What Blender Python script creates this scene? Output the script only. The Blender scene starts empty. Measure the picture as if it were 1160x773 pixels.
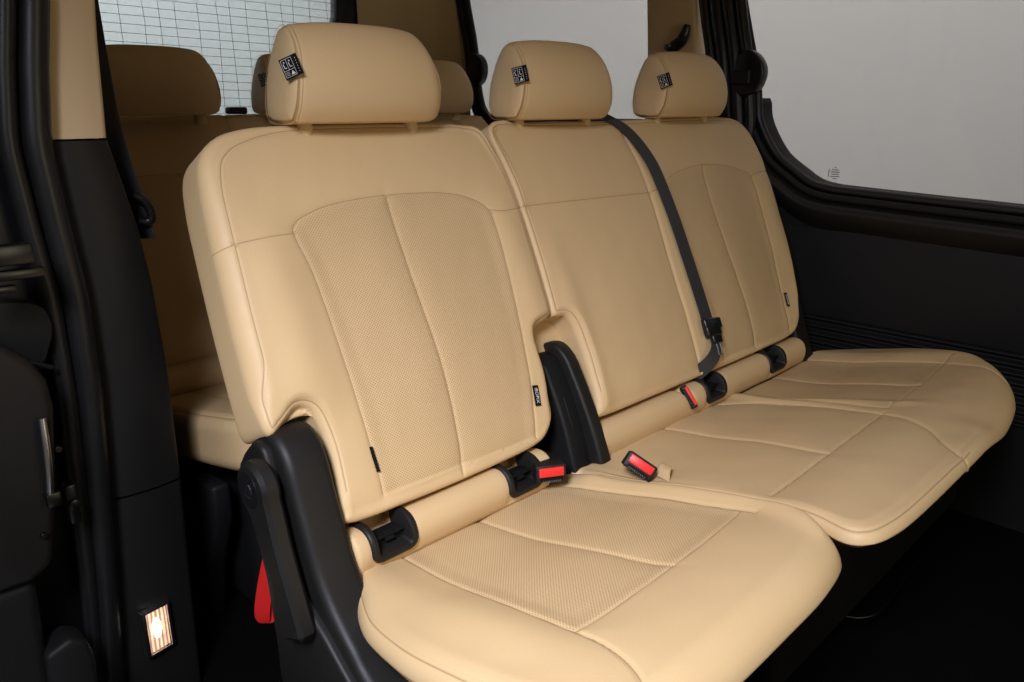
import bpy, bmesh, math, random
import numpy as np
from mathutils import Matrix, Vector

random.seed(4); rng = np.random.default_rng(4)
S = bpy.context.scene
COL = S.collection

# ------------------------------------------------------------------ camera, world, lamps, exposure
def make_camera():
    cd = bpy.data.cameras.new('camera'); co = bpy.data.objects.new('camera', cd); COL.objects.link(co)
    yaw, pitch = .7856, .2937
    f = Vector((math.sin(yaw)*math.cos(pitch), math.cos(yaw)*math.cos(pitch), -math.sin(pitch)))
    r = Vector((math.cos(yaw), -math.sin(yaw), 0)); u = r.cross(f)
    co.matrix_world = Matrix(((r.x, u.x, -f.x, -.5269), (r.y, u.y, -f.y, -.8911), (r.z, u.z, -f.z, .5784), (0, 0, 0, 1)))
    cd.sensor_fit = 'HORIZONTAL'; cd.sensor_width = 36; cd.lens = 36*881.5/1160
    cd.clip_start = .02; cd.clip_end = 100
    S.camera = co
make_camera()

W = bpy.data.worlds.new("World"); S.world = W; W.use_nodes = True
bg = W.node_tree.nodes['Background']; bg.inputs[0].default_value = (1, .95, .86, 1); bg.inputs[1].default_value = .085

def area(name, loc, target, size, power, col=(1, 1, 1), sy=None, spread=180):
    l = bpy.data.lights.new(name, 'AREA'); l.energy = power; l.color = col
    l.shape = 'RECTANGLE'; l.size = size; l.size_y = sy or size; l.spread = math.radians(spread)
    o = bpy.data.objects.new(name, l); COL.objects.link(o); o.location = loc
    o.rotation_euler = (Vector(target)-Vector(loc)).to_track_quat('-Z', 'Y').to_euler()
    return o
area('softbox_key', (-1.0, -.88, 1.22), (.12, -.28, -.05), .42, 9.4, (.975, .993, 1.15), spread=74)
area('fill_front', (.45, -2.2, .60), (.9, .1, .1), .8, 6.8, (1, .86, .58))  # unseen warm fill, added to lift the middle and far seats
area('backdrop_lamp_side', (2.1, .9, 2.35), (4.2, .9, .7), 5.0, 96, (1, .945, .90), 1.2, 150)
area('backdrop_lamp_rear', (.7, 2.9, 2.5), (.7, 4.6, .8), 3.4, 104, (.98, 1, .975), 1.0, 140)

S.view_settings.view_transform = 'Standard'; S.view_settings.look = 'None'
S.view_settings.exposure = 0; S.view_settings.gamma = 1
S.cycles.use_denoising = True
S.cycles.max_bounces = 8

# ------------------------------------------------------------------ materials
def nodes(name):
    m = bpy.data.materials.new(name); m.use_nodes = True
    nt = m.node_tree; return m, nt, nt.nodes['Principled BSDF']
def N(nt, typ, **kw):
    n = nt.nodes.new(typ)
    for k, v in kw.items():
        if k.startswith('i'):
            n.inputs[int(k[1:])].default_value = v
        else: setattr(n, k, v)
    return n
def L(nt, a, b): nt.links.new(a, b)
def math_n(nt, op, a=None, b=None, va=None, vb=None):
    n = nt.nodes.new('ShaderNodeMath'); n.operation = op
    if a is not None: L(nt, a, n.inputs[0])
    if b is not None: L(nt, b, n.inputs[1])
    if va is not None: n.inputs[0].default_value = va
    if vb is not None: n.inputs[1].default_value = vb
    return n.outputs[0]

def leather(name, base, rough=.50, pitch=.0052):
    m, nt, p = nodes(name)
    p.inputs['Roughness'].default_value = rough
    p.inputs['Specular IOR Level'].default_value = .32
    tc = N(nt, 'ShaderNodeTexCoord')
    # large soft tone variation and fine grain
    nz = N(nt, 'ShaderNodeTexNoise'); nz.inputs['Scale'].default_value = 5; nz.inputs['Detail'].default_value = 4
    L(nt, tc.outputs['Object'], nz.inputs['Vector'])
    vo = N(nt, 'ShaderNodeTexVoronoi'); vo.inputs['Scale'].default_value = 620
    L(nt, tc.outputs['Object'], vo.inputs['Vector'])
    n2 = N(nt, 'ShaderNodeTexNoise'); n2.inputs['Scale'].default_value = 60; n2.inputs['Detail'].default_value = 6
    L(nt, tc.outputs['Object'], n2.inputs['Vector'])
    # perforation: two interleaved square lattices of round holes, only where the leather is perforated
    uv = N(nt, 'ShaderNodeUVMap'); sep = N(nt, 'ShaderNodeSeparateXYZ'); L(nt, uv.outputs[0], sep.inputs[0])
    ds = []
    for off in (0, .5):
        cs = []
        for k in (0, 1):
            v = math_n(nt, 'MULTIPLY_ADD', sep.outputs[k], vb=1/pitch); v.node.inputs[2].default_value = off
            v = math_n(nt, 'SUBTRACT', math_n(nt, 'FRACT', v), vb=.5)
            cs.append(math_n(nt, 'MULTIPLY', v, v))
        ds.append(math_n(nt, 'SQRT', math_n(nt, 'ADD', cs[0], cs[1])))
    d = math_n(nt, 'MINIMUM', ds[0], ds[1])
    mr = N(nt, 'ShaderNodeMapRange'); mr.interpolation_type = 'SMOOTHSTEP'
    L(nt, d, mr.inputs['Value']); mr.inputs['From Min'].default_value = .13; mr.inputs['From Max'].default_value = .26
    mr.inputs['To Min'].default_value = 1; mr.inputs['To Max'].default_value = 0
    at = N(nt, 'ShaderNodeAttribute'); at.attribute_name = 'perf'
    hole = math_n(nt, 'MULTIPLY', mr.outputs[0], at.outputs['Fac'])
    b = Vector(base)
    ramp = N(nt, 'ShaderNodeMix', data_type='RGBA'); L(nt, nz.outputs['Fac'], ramp.inputs[0])
    ramp.inputs[6].default_value = (*(b*.95), 1); ramp.inputs[7].default_value = (*(b*1.05), 1)
    mx = N(nt, 'ShaderNodeMix', data_type='RGBA'); L(nt, math_n(nt, 'MULTIPLY', hole, vb=.58), mx.inputs[0])
    L(nt, ramp.outputs[2], mx.inputs[6]); mx.inputs[7].default_value = (b.x*.28, b.y*.22, b.z*.17, 1)
    seam_shade = N(nt, 'ShaderNodeMix', data_type='RGBA'); L(nt, mx.outputs[2], seam_shade.inputs[6]); seam_shade.inputs[7].default_value = (b.x*.30, b.y*.24, b.z*.19, 1)
    L(nt, seam_shade.outputs[2], p.inputs['Base Color'])
    h = math_n(nt, 'ADD', math_n(nt, 'MULTIPLY', vo.outputs['Distance'], vb=.5), math_n(nt, 'MULTIPLY', n2.outputs['Fac'], vb=.5))
    h = math_n(nt, 'SUBTRACT', h, math_n(nt, 'MULTIPLY', hole, vb=1.6))
    # seams: a narrow crease, from the distance to the seam line carried by the mesh
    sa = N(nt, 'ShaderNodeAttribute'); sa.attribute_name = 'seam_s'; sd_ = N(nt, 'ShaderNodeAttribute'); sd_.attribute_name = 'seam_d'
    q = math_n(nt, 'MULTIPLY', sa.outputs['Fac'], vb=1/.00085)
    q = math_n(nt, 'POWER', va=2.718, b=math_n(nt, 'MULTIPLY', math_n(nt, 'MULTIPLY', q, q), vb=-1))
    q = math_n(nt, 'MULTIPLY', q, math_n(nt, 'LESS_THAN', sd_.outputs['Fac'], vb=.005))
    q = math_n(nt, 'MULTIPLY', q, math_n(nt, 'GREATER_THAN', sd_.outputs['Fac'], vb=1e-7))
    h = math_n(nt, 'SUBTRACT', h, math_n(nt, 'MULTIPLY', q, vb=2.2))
    L(nt, math_n(nt, 'MULTIPLY', q, vb=.55), seam_shade.inputs[0])      # joint between two panels, its crease shade painted into the colour
    bp = N(nt, 'ShaderNodeBump'); bp.inputs['Strength'].default_value = .22; bp.inputs['Distance'].default_value = .0013
    L(nt, h, bp.inputs['Height']); L(nt, bp.outputs[0], p.inputs['Normal'])
    rr = math_n(nt, 'MULTIPLY_ADD', n2.outputs['Fac'], vb=.14); rr.node.inputs[2].default_value = rough-.07
    L(nt, rr, p.inputs['Roughness'])
    return m

def plastic(name, base, rough=.5, spec=.4, grain=900, bump=.12, var=.12):
    m, nt, p = nodes(name)
    p.inputs['Specular IOR Level'].default_value = spec
    tc = N(nt, 'ShaderNodeTexCoord')
    nz = N(nt, 'ShaderNodeTexNoise'); nz.inputs['Scale'].default_value = 14; nz.inputs['Detail'].default_value = 5
    L(nt, tc.outputs['Object'], nz.inputs['Vector'])
    b = Vector(base)
    mx = N(nt, 'ShaderNodeMix', data_type='RGBA'); L(nt, nz.outputs['Fac'], mx.inputs[0])
    mx.inputs[6].default_value = (*(b*(1-var)), 1); mx.inputs[7].default_value = (*(b*(1+var)), 1)
    L(nt, mx.outputs[2], p.inputs['Base Color'])
    rr = math_n(nt, 'MULTIPLY_ADD', nz.outputs['Fac'], vb=.18); rr.node.inputs[2].default_value = rough-.09
    L(nt, rr, p.inputs['Roughness'])
    if bump:
        vo = N(nt, 'ShaderNodeTexVoronoi'); vo.inputs['Scale'].default_value = grain
        L(nt, tc.outputs['Object'], vo.inputs['Vector'])
        bp = N(nt, 'ShaderNodeBump'); bp.inputs['Strength'].default_value = bump; bp.inputs['Distance'].default_value = .0008
        L(nt, vo.outputs['Distance'], bp.inputs['Height']); L(nt, bp.outputs[0], p.inputs['Normal'])
    return m

def webbing(name, base):
    m, nt, p = nodes(name); p.inputs['Roughness'].default_value = .55; p.inputs['Specular IOR Level'].default_value = .35
    uv = N(nt, 'ShaderNodeUVMap'); wv = N(nt, 'ShaderNodeTexWave'); wv.inputs['Scale'].default_value = 260
    wv.bands_direction = 'DIAGONAL'; L(nt, uv.outputs[0], wv.inputs['Vector'])
    b = Vector(base)
    mx = N(nt, 'ShaderNodeMix', data_type='RGBA'); L(nt, wv.outputs['Fac'], mx.inputs[0])
    mx.inputs[6].default_value = (*(b*.75), 1); mx.inputs[7].default_value = (*(b*1.2), 1)
    L(nt, mx.outputs[2], p.inputs['Base Color'])
    bp = N(nt, 'ShaderNodeBump'); bp.inputs['Strength'].default_value = .3; bp.inputs['Distance'].default_value = .0006
    L(nt, wv.outputs['Fac'], bp.inputs['Height']); L(nt, bp.outputs[0], p.inputs['Normal'])
    return m

def metal(name, base, rough=.25):
    m, nt, p = nodes(name); p.inputs['Metallic'].default_value = 1; p.inputs['Base Color'].default_value = (*base, 1)
    nz = N(nt, 'ShaderNodeTexNoise'); nz.inputs['Scale'].default_value = 120
    rr = math_n(nt, 'MULTIPLY_ADD', nz.outputs['Fac'], vb=.15); rr.node.inputs[2].default_value = rough-.07
    L(nt, rr, p.inputs['Roughness']); return m

def glow(name, col, strength):
    m, nt, p = nodes(name)
    nz = N(nt, 'ShaderNodeTexNoise'); nz.inputs['Scale'].default_value = 150; nz.inputs['Detail'].default_value = 1
    p.inputs['Base Color'].default_value = (.8, .7, .6, 1); p.inputs['Roughness'].default_value = .2
    p.inputs['Emission Color'].default_value = (*col, 1)
    L(nt, math_n(nt, 'MULTIPLY_ADD', nz.outputs['Fac'], vb=strength), p.inputs['Emission Strength'])
    p.inputs['Emission Strength'].links[0].from_node.inputs[2].default_value = strength*.5
    return m

def ribbed_glow(name, col, lo, hi):
    m, nt, p = nodes(name)
    tc = N(nt, 'ShaderNodeTexCoord'); wv = N(nt, 'ShaderNodeTexWave'); wv.inputs['Scale'].default_value = 42; wv.inputs['Distortion'].default_value = 1.5
    wv.bands_direction = 'X'; L(nt, tc.outputs['Object'], wv.inputs['Vector'])
    nz = N(nt, 'ShaderNodeTexNoise'); nz.inputs['Scale'].default_value = 55; L(nt, tc.outputs['Object'], nz.inputs['Vector'])
    v = math_n(nt, 'MULTIPLY', math_n(nt, 'MULTIPLY', wv.outputs['Fac'], nz.outputs['Fac']), vb=(hi-lo)*2)
    L(nt, math_n(nt, 'ADD', v, vb=lo), p.inputs['Emission Strength'])
    p.inputs['Base Color'].default_value = (.5, .38, .3, 1); p.inputs['Roughness'].default_value = .12; p.inputs['Emission Color'].default_value = (*col, 1)
    return m

def tinted_glass(name, tint, refl=.012):
    m, nt, p = nodes(name); nt.nodes.remove(p)
    out = nt.nodes['Material Output']
    t = N(nt, 'ShaderNodeBsdfTransparent'); t.inputs[0].default_value = (*tint, 1)
    g = N(nt, 'ShaderNodeBsdfGlossy'); g.inputs['Roughness'].default_value = .03
    nz = N(nt, 'ShaderNodeTexNoise'); nz.inputs['Scale'].default_value = 3
    fac = math_n(nt, 'MULTIPLY_ADD', nz.outputs['Fac'], vb=refl*.3); fac.node.inputs[2].default_value = refl*.85
    mx = N(nt, 'ShaderNodeMixShader'); L(nt, fac, mx.inputs[0]); L(nt, t.outputs[0], mx.inputs[1]); L(nt, g.outputs[0], mx.inputs[2])
    L(nt, mx.outputs[0], out.inputs[0]); return m

BEIGE = (.61, .430, .223)
M = {
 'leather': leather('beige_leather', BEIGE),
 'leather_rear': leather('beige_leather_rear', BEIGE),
 'stitch': plastic('beige_thread', (.56, .38, .20), .7, .2, bump=0),
 'beige_trim': plastic('beige_trim', (.62, .455, .265), .6, .25, 1200, .1, .04),
 'black': plastic('black_plastic', (.0098, .0090, .0080), .5, .3, 1000, .16),
 'black_soft': plastic('black_soft_trim', (.0065, .0067, .007), .58, .25, 700, .2),
 'rubber': plastic('black_rubber', (.0085, .0085, .009), .38, .45, 500, .1),
 'gloss_black': plastic('gloss_black', (.008, .008, .009), .3, .5, bump=0),
 'hole': plastic('dark_recess', (.006, .006, .006), .7, .1, bump=0),
 'carpet': plastic('black_carpet', (.0022, .0022, .0023), .95, .05, 300, .6, .4),
 'belt': webbing('charcoal_webbing', (.036, .036, .036)),
 'red': plastic('red_plastic', (.72, .025, .022), .4, .45, bump=0, var=.04),
 'red_cloth': webbing('red_webbing', (.68, .018, .016)),
 'tag': plastic('black_label_cloth', (.0055, .0055, .006), .85, .12, 1500, .3),
 'white': plastic('white_print', (.62, .62, .6), .7, .1, bump=0, var=.03),
 'grey': plastic('grey_print', (.11, .11, .11), .6, .2, bump=0),
 'grid': plastic('grey_wire', (.36, .36, .37), .6, .2, bump=0),
 'chrome': metal('satin_chrome', (.55, .55, .56), .28),
 'steel': metal('dark_steel', (.06, .06, .057), .35),
 'wall': plastic('studio_white', (.74, .74, .74), .9, .1, bump=0, var=.02),
 'glass_side': tinted_glass('tinted_glass', (.60, .60, .60)),
 'glass_rear': tinted_glass('rear_tinted_glass', (.58, .61, .62)),
 'lens': ribbed_glow('lamp_lens', (1, .55, .33), .22, 1.5),
 'bulb': glow('lamp_bulb', (1, .84, .68), 9),
}

# ------------------------------------------------------------------ object helpers
def props(o, label=None, cat=None, group=None, kind=None):
    if label: o['label'] = label
    if cat: o['category'] = cat
    if group: o['group'] = group
    if kind: o['kind'] = kind
    return o
def empty(name, loc=(0, 0, 0), label=None, cat=None, group=None):
    o = bpy.data.objects.new(name, None); COL.objects.link(o); o.location = loc
    o.empty_display_size = .05
    return props(o, label, cat, group)

class MB:
    """collects geometry in world metres; build() links ONE mesh object"""
    def __init__(s): s.v = []; s.f = []; s.m = []; s.uv = {}; s.n = 0
    def add(s, verts, faces, mi=0, uv=None):
        verts = np.asarray(verts, float)
        if uv is not None: s.uv[s.n] = np.asarray(uv, float)
        s.v.append(verts); s.f += [[i+s.n for i in f] for f in faces]; s.m += [mi]*len(faces); s.n += len(verts); return s
    def grid(s, P, mi=0, uv=None, flip=False, wrap=False):
        a, b = P.shape[:2]; F = []
        for i in range(a-1):
            for j in range(b-1 if not wrap else b):
                q = [i*b+j, i*b+(j+1) % b, (i+1)*b+(j+1) % b, (i+1)*b+j]
                F.append(q[::-1] if flip else q)
        return s.add(P.reshape(-1, 3), F, mi, None if uv is None else uv.reshape(-1, 2))
    def box(s, c, size, rot=None, mi=0, taper=1.0):
        v = np.array([(x, y, z) for x in (-.5, .5) for y in (-.5, .5) for z in (-.5, .5)])*np.array(size)
        if taper != 1.0: v[v[:, 1] > 0, 0] *= taper
        if rot is not None: v = v @ np.array(rot).T
        return s.add(v+np.array(c), [(0, 1, 3, 2), (4, 6, 7, 5), (0, 4, 5, 1), (2, 3, 7, 6), (0, 2, 6, 4), (1, 5, 7, 3)], mi)
    def prism(s, poly, a, b, axis='x', mi=0):
        """poly: 2-D outline in the two other axes, extruded from a to b along axis"""
        n = len(poly); V = []
        for t in (a, b):
            for p, q in poly:
                V.append({'x': (t, p, q), 'y': (p, t, q), 'z': (p, q, t)}[axis])
        F = [list(range(n))[::-1], [n+i for i in range(n)]] + [(i, (i+1) % n, n+(i+1) % n, n+i) for i in range(n)]
        return s.add(V, F, mi)
    def tube(s, path, r, k=10, mi=0, closed=False, up=(0, 0, 1), flat=1.0):
        P = np.asarray(path, float); n = len(P)
        T = np.roll(P, -1, 0)-np.roll(P, 1, 0)
        if not closed: T[0] = P[1]-P[0]; T[-1] = P[-1]-P[-2]
        T /= np.linalg.norm(T, axis=1)[:, None]+1e-12
        if np.abs(T @ (np.array(up, float)/np.linalg.norm(up))).min() > .9: up = (0, 1, 0) if abs(up[1]) < .5 else (1, 0, 0)
        A = np.cross(T, np.array(up, float)); A /= np.linalg.norm(A, axis=1)[:, None]+1e-9; B = np.cross(A, T)
        th = np.arange(k)*2*np.pi/k
        R = np.full(n, r) if np.isscalar(r) else np.asarray(r)
        G = P[:, None]+R[:, None, None]*(np.cos(th)[None, :, None]*A[:, None]+flat*np.sin(th)[None, :, None]*B[:, None])
        if closed: G = np.concatenate([G, G[:1]])
        s.grid(G, mi, wrap=True)
        if not closed:
            base = s.n-n*k
            s.f += [[base+i for i in range(k)], [base+(n-1)*k+i for i in range(k)][::-1]]; s.m += [mi, mi]
        return s
    def ribbon(s, path, width, side, th=.0012, mi=0):
        """a flat band: path points, half-width along side vectors, with thickness"""
        P = np.asarray(path, float); Sd = np.asarray(side, float)
        if Sd.ndim == 1: Sd = np.tile(Sd, (len(P), 1))
        Sd = Sd/np.linalg.norm(Sd, axis=1)[:, None]
        w = np.full(len(P), width) if np.isscalar(width) else np.asarray(width)
        T = np.gradient(P, axis=0); Nn = np.cross(T, Sd); Nn /= np.linalg.norm(Nn, axis=1)[:, None]+1e-12
        cs = [(-.5, .5), (.5, .5), (.5, -.5), (-.5, -.5)]
        G = np.stack([P+Sd*(w*a)[:, None]+Nn*th*b for a, b in cs], 1)
        l = np.concatenate([[0], np.cumsum(np.linalg.norm(np.diff(P, axis=0), axis=1))])
        uv = np.stack([np.stack([l, w*a], 1) for a, b in cs], 1)
        return s.grid(G, mi, uv, wrap=True)
    def text(s, body, size, mat4, mi=0, depth=.0002):
        cu = bpy.data.curves.new('t', 'FONT'); cu.body = body; cu.size = size; cu.align_x = 'CENTER'; cu.align_y = 'CENTER'; cu.extrude = depth
        o = bpy.data.objects.new('t', cu); COL.objects.link(o)
        dg = bpy.context.evaluated_depsgraph_get(); me = bpy.data.meshes.new_from_object(o.evaluated_get(dg))
        V = np.array([mat4 @ v.co for v in me.vertices]); F = [list(p.vertices) for p in me.polygons]
        bpy.data.objects.remove(o); bpy.data.curves.remove(cu); bpy.data.meshes.remove(me)
        return s.add(V, F, mi)
    def build(s, name, mats, parent=None, bevel=0, seg=2, sharp=35, flat=False, recalc=True, clamp=True):
        me = bpy.data.meshes.new(name)
        V = np.concatenate(s.v)
        if parent is not None: V = V-np.array(WORLD(parent))
        me.from_pydata(V.tolist(), [], s.f)
        mats = mats if isinstance(mats, (list, tuple)) else [mats]
        for m in mats: me.materials.append(m)
        me.polygons.foreach_set('material_index', s.m)
        if s.uv:
            full = np.zeros((len(V), 2))
            for k, a in s.uv.items(): full[k:k+len(a)] = a
            ul = me.uv_layers.new(name='UVMap')
            li = np.zeros(len(me.loops), int); me.loops.foreach_get('vertex_index', li)
            ul.data.foreach_set('uv', full[li].ravel())
        if recalc or bevel:
            bm = bmesh.new(); bm.from_mesh(me)
            bmesh.ops.recalc_face_normals(bm, faces=bm.faces)
            if bevel:
                es = [e for e in bm.edges if len(e.link_faces) == 2 and e.calc_face_angle(0) > math.radians(28)]
                bmesh.ops.bevel(bm, geom=es, offset=bevel, segments=seg, profile=.5, affect='EDGES', clamp_overlap=clamp)
            bm.to_mesh(me); bm.free()
        if not flat:
            me.polygons.foreach_set('use_smooth', [True]*len(me.polygons))
            if sharp: me.set_sharp_from_angle(angle=math.radians(sharp))
        me.update()
        o = bpy.data.objects.new(name, me); COL.objects.link(o)
        if parent is not None: o.parent = parent
        return o
def WORLD(o):
    p = np.zeros(3)
    while o is not None: p = p+np.array(o.location); o = o.parent
    return p

# ------------------------------------------------------------------ curve maths
def crom(P, sub=12, closed=False):
    P = np.asarray(P, float); n = len(P); out = []
    for i in range(n if closed else n-1):
        if closed: a, b, c, d = P[(i-1) % n], P[i], P[(i+1) % n], P[(i+2) % n]
        else: a, b, c, d = P[max(i-1, 0)], P[i], P[i+1], P[min(i+2, n-1)]
        for t in np.arange(sub)/sub:
            out.append(.5*(2*b+(c-a)*t+(2*a-5*b+4*c-d)*t*t+(3*b-a-3*c+d)*t**3))
    if not closed: out.append(P[-1])
    return np.array(out)
def resample(P, t):
    l = np.concatenate([[0], np.cumsum(np.linalg.norm(np.diff(P, axis=0), axis=1))]); l /= l[-1]
    return np.stack([np.interp(t, l, P[:, k]) for k in range(P.shape[1])], 1)
def pdist(Q, poly, closed=False):
    """distance of points Q to a polyline"""
    A = poly; B = np.roll(poly, -1, 0)
    if not closed: A = A[:-1]; B = B[:-1]
    D = B-A; L2 = (D**2).sum(1)+1e-12; out = np.empty(len(Q))
    for i in range(0, len(Q), 4000):
        q = Q[i:i+4000, None]-A[None]
        t = np.clip((q*D).sum(2)/L2, 0, 1)
        out[i:i+4000] = np.sqrt((((q-t[..., None]*D)**2).sum(2)).min(1))
    return out
def inside(Q, poly):
    x, y = Q[:, 0], Q[:, 1]; r = np.zeros(len(Q), bool)
    for (x1, y1), (x2, y2) in zip(poly, np.roll(poly, -1, 0)):
        if y1 == y2: continue
        c = ((y1 > y) != (y2 > y)) & (x < (x2-x1)*(y-y1)/(y2-y1)+x1); r ^= c
    return r
def sstep(a, b, x):
    t = np.clip((x-a)/(b-a), 0, 1); return t*t*(3-2*t)
def wob(Q, k, seed):
    r = np.random.default_rng(seed); o = 0
    for i in range(6):
        a = r.uniform(0, 6.28); f = k*r.uniform(.6, 1.6); o = o+np.sin(f*(np.cos(a)*Q[:, 0]+np.sin(a)*Q[:, 1])+r.uniform(0, 6.28))
    return o/6

TH = .4488; PH = math.atan(.08/.373)
BACK = (np.array((0., 0, 0)), np.array((1., 0, 0)), np.array((0, math.sin(TH), math.cos(TH))), np.array((0, -math.cos(TH), math.sin(TH))))
CUSH = (np.array((0., -.023, -.092)), np.array((1., 0, 0)), np.array((0, -math.cos(PH), math.sin(PH))), np.array((0, math.sin(PH), math.cos(PH))))

class Pillow:
    """an upholstered block: closed outline in a tilted frame, rounded edges, seams sunk into a puffed surface"""
    def __init__(s, frame, ctrl, corners, R, T, body, seams, edge=None, perf=(), nu=200, nv=220, Rb=.03, side=None, under=0):
        s.fr = frame; s.R = R; s.T = T; s.body = body; s.edge = edge; s.perf = [np.asarray(p) for p in perf]; s.Rb = Rb; s.side = side; s.under = under
        s.seams = [(crom(p, 10), dep, w, puff, r) for p, dep, w, puff, r in seams]
        sub = 14; O = crom(ctrl, sub, True); s.out = O
        c = [k*sub for k in corners]; n = len(O)          # order: bottom-left, bottom-right, top-right, top-left (ctrl anticlockwise from c[0])
        sec = lambda a, b: O[[i % n for i in range(a, (b if b > a else b+n)+1)]]
        def tt(m):
            u = np.linspace(0, 1, m); e = .045; b = 2*e/(1-2*e+4*e); mid = (1-2*e)/(1-2*b)
            t = np.where(u < b, e*(u/b)**2, np.where(u > 1-b, 1-e*((1-u)/b)**2, e+mid*(u-b))); return t
        tu, tv = tt(nu), tt(nv)
        Bm = resample(sec(c[0], c[1]), tu); Rt = resample(sec(c[1], c[2]), tv)
        Tp = resample(sec(c[2], c[3])[::-1], tu); Lf = resample(sec(c[3], c[0])[::-1], tv)
        u = tu[None, :, None]; v = tv[:, None, None]
        s.G = (1-v)*Bm[None]+v*Tp[None]+(1-u)*Lf[:, None]+u*Rt[:, None]-((1-u)*(1-v)*Bm[0]+u*(1-v)*Bm[-1]+(1-u)*v*Tp[0]+u*v*Tp[-1])
        # relax the interior (harmonic in tu, tv) so that notches do not fold the grid
        du, dv = np.diff(tu), np.diff(tv)
        wl = (1/du[:-1])/(du[:-1]+du[1:]); wr = (1/du[1:])/(du[:-1]+du[1:]); wb = (1/dv[:-1])/(dv[:-1]+dv[1:]); wt = (1/dv[1:])/(dv[:-1]+dv[1:])
        den = ((wl+wr)[None, :]+(wb+wt)[:, None])[..., None]; G = s.G
        wl, wr, wb, wt = wl[None, :, None], wr[None, :, None], wb[:, None, None], wt[:, None, None]
        for _ in range(500):
            G[1:-1, 1:-1] = (wl*G[1:-1, :-2]+wr*G[1:-1, 2:]+wb*G[:-2, 1:-1]+wt*G[2:, 1:-1])/den
    def H(s, Q):
        d = pdist(Q, s.out, True); d = np.where(inside(Q, s.out), d, 0)
        R = s.R(Q) if callable(s.R) else np.full(len(Q), s.R)
        e = np.minimum(d, R)
        h = -R+np.sqrt(np.maximum(R*R-(R-e)**2, 0))+s.body(Q, d)*np.clip(d/.02, 0, 1)
        g = np.zeros(len(Q)); pf = np.zeros(len(Q))
        for poly, dep, w, puff, r in s.seams:
            ds = pdist(Q, poly)
            g = np.maximum(g, dep*np.exp(-(ds/w)**2)); pf = np.maximum(pf, .75*puff*np.exp(-ds/r))
        if s.edge:
            d0, dep, w = s.edge[:3]; d0 = d0(Q) if callable(d0) else d0; g = np.maximum(g, dep*np.exp(-((d-d0)/w)**2)*s.emask(Q))
        return h-g-pf*np.clip(d/.02, 0, 1)
    def emask(s, Q): return s.edge[3](Q) if len(s.edge) > 3 else np.ones(len(Q))
    def P3(s, Q, h):
        o, ex, eu, en = s.fr
        return o+Q[:, :1]*ex+Q[:, 1:2]*eu+np.asarray(h)[:, None]*en
    def mesh(s, name, mat, parent):
        nv, nu = s.G.shape[:2]; Q = s.G.reshape(-1, 2)
        h = s.H(Q); V = [s.P3(Q, h)]; UV = [Q]
        F = [(i*nu+j, i*nu+j+1, (i+1)*nu+j+1, (i+1)*nu+j) for i in range(nv-1) for j in range(nu-1)]
        pf = np.zeros(len(Q))
        for p in s.perf: pf = np.maximum(pf, np.where(inside(Q, p), np.clip(pdist(Q, p, True)/.004, 0, 1), 0))
        ring = [j for j in range(nu)]+[i*nu+nu-1 for i in range(1, nv)]+[(nv-1)*nu+j for j in range(nu-2, -1, -1)]+[i*nu for i in range(nv-2, 0, -1)]
        q0 = Q[ring]; h0 = h[ring]; m = len(ring)
        t = np.roll(q0, -1, 0)-np.roll(q0, 1, 0); t /= np.linalg.norm(t, axis=1)[:, None]+1e-12
        nrm = np.stack([-t[:, 1], t[:, 0]], 1)              # inward for anticlockwise order
        prev = ring; base = len(Q)
        rows = [(0, k) for k in (.15, .35, .6, .85, 1.0)]+[(s.Rb*(1-math.cos(a)), 1+math.sin(a)) for a in np.linspace(.25, 1.571, 7)]
        for ins, k in rows:
            lo = -(s.T-s.Rb)
            hh = h0+(lo-h0)*min(k, 1) if k <= 1 else np.full(m, lo-s.Rb*(k-1))
            bulge = s.side*math.sin(min(k, 1)*math.pi) if s.side else 0
            qq = q0+nrm*(ins-bulge)
            if s.under: qc = s.out.mean(0); qq = qc+(qq-qc)*(1-s.under*min(k, 1)**1.5)
            V.append(s.P3(qq, hh)); UV.append(qq); cur = [base+i for i in range(m)]; base += m
            F += [(prev[i], cur[i], cur[(i+1) % m], prev[(i+1) % m]) for i in range(m)]
            prev = cur
        F.append(prev[::-1])
        mb = MB(); mb.add(np.concatenate(V), F, 0, np.concatenate(UV))
        o = mb.build(name, mat, parent, sharp=0)
        at = o.data.attributes.new('perf', 'FLOAT', 'POINT'); full = np.zeros(base); full[:len(Q)] = pf
        at.data.foreach_set('value', full)
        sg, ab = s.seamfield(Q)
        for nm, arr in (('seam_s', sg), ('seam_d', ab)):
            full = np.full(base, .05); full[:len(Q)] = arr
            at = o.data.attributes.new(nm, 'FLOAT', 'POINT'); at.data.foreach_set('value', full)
        return o
    def seamfield(s, Q):
        best = np.full(len(Q), .05); sg = np.full(len(Q), .05)
        def take(d, sign):
            m = np.abs(d) < best; best[m] = np.abs(d)[m]; sg[m] = (np.abs(d)*sign)[m]
        for poly, *_ in s.seams:
            A, B = poly[:-1], poly[1:]; D = B-A; L2 = (D**2).sum(1)+1e-12; cr = np.empty(len(Q)); dd = np.empty(len(Q))
            for i in range(0, len(Q), 4000):
                q = Q[i:i+4000, None]-A[None]; t = np.clip((q*D).sum(2)/L2, 0, 1); v = q-t[..., None]*D
                d2 = (v**2).sum(2); k = d2.argmin(1); r = np.arange(len(k))
                dd[i:i+4000] = np.sqrt(d2[r, k]); cr[i:i+4000] = D[k, 0]*q[r, k, 1]-D[k, 1]*q[r, k, 0]
            take(dd, np.sign(cr))
        if s.edge:
            d = pdist(Q, s.out, True); d = np.where(inside(Q, s.out), d, 0)-(s.edge[0](Q) if callable(s.edge[0]) else s.edge[0]); take(np.where(s.emask(Q) > .5, np.abs(d), 1.), np.sign(d))
        return sg, np.maximum(best, 1e-6)
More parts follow.
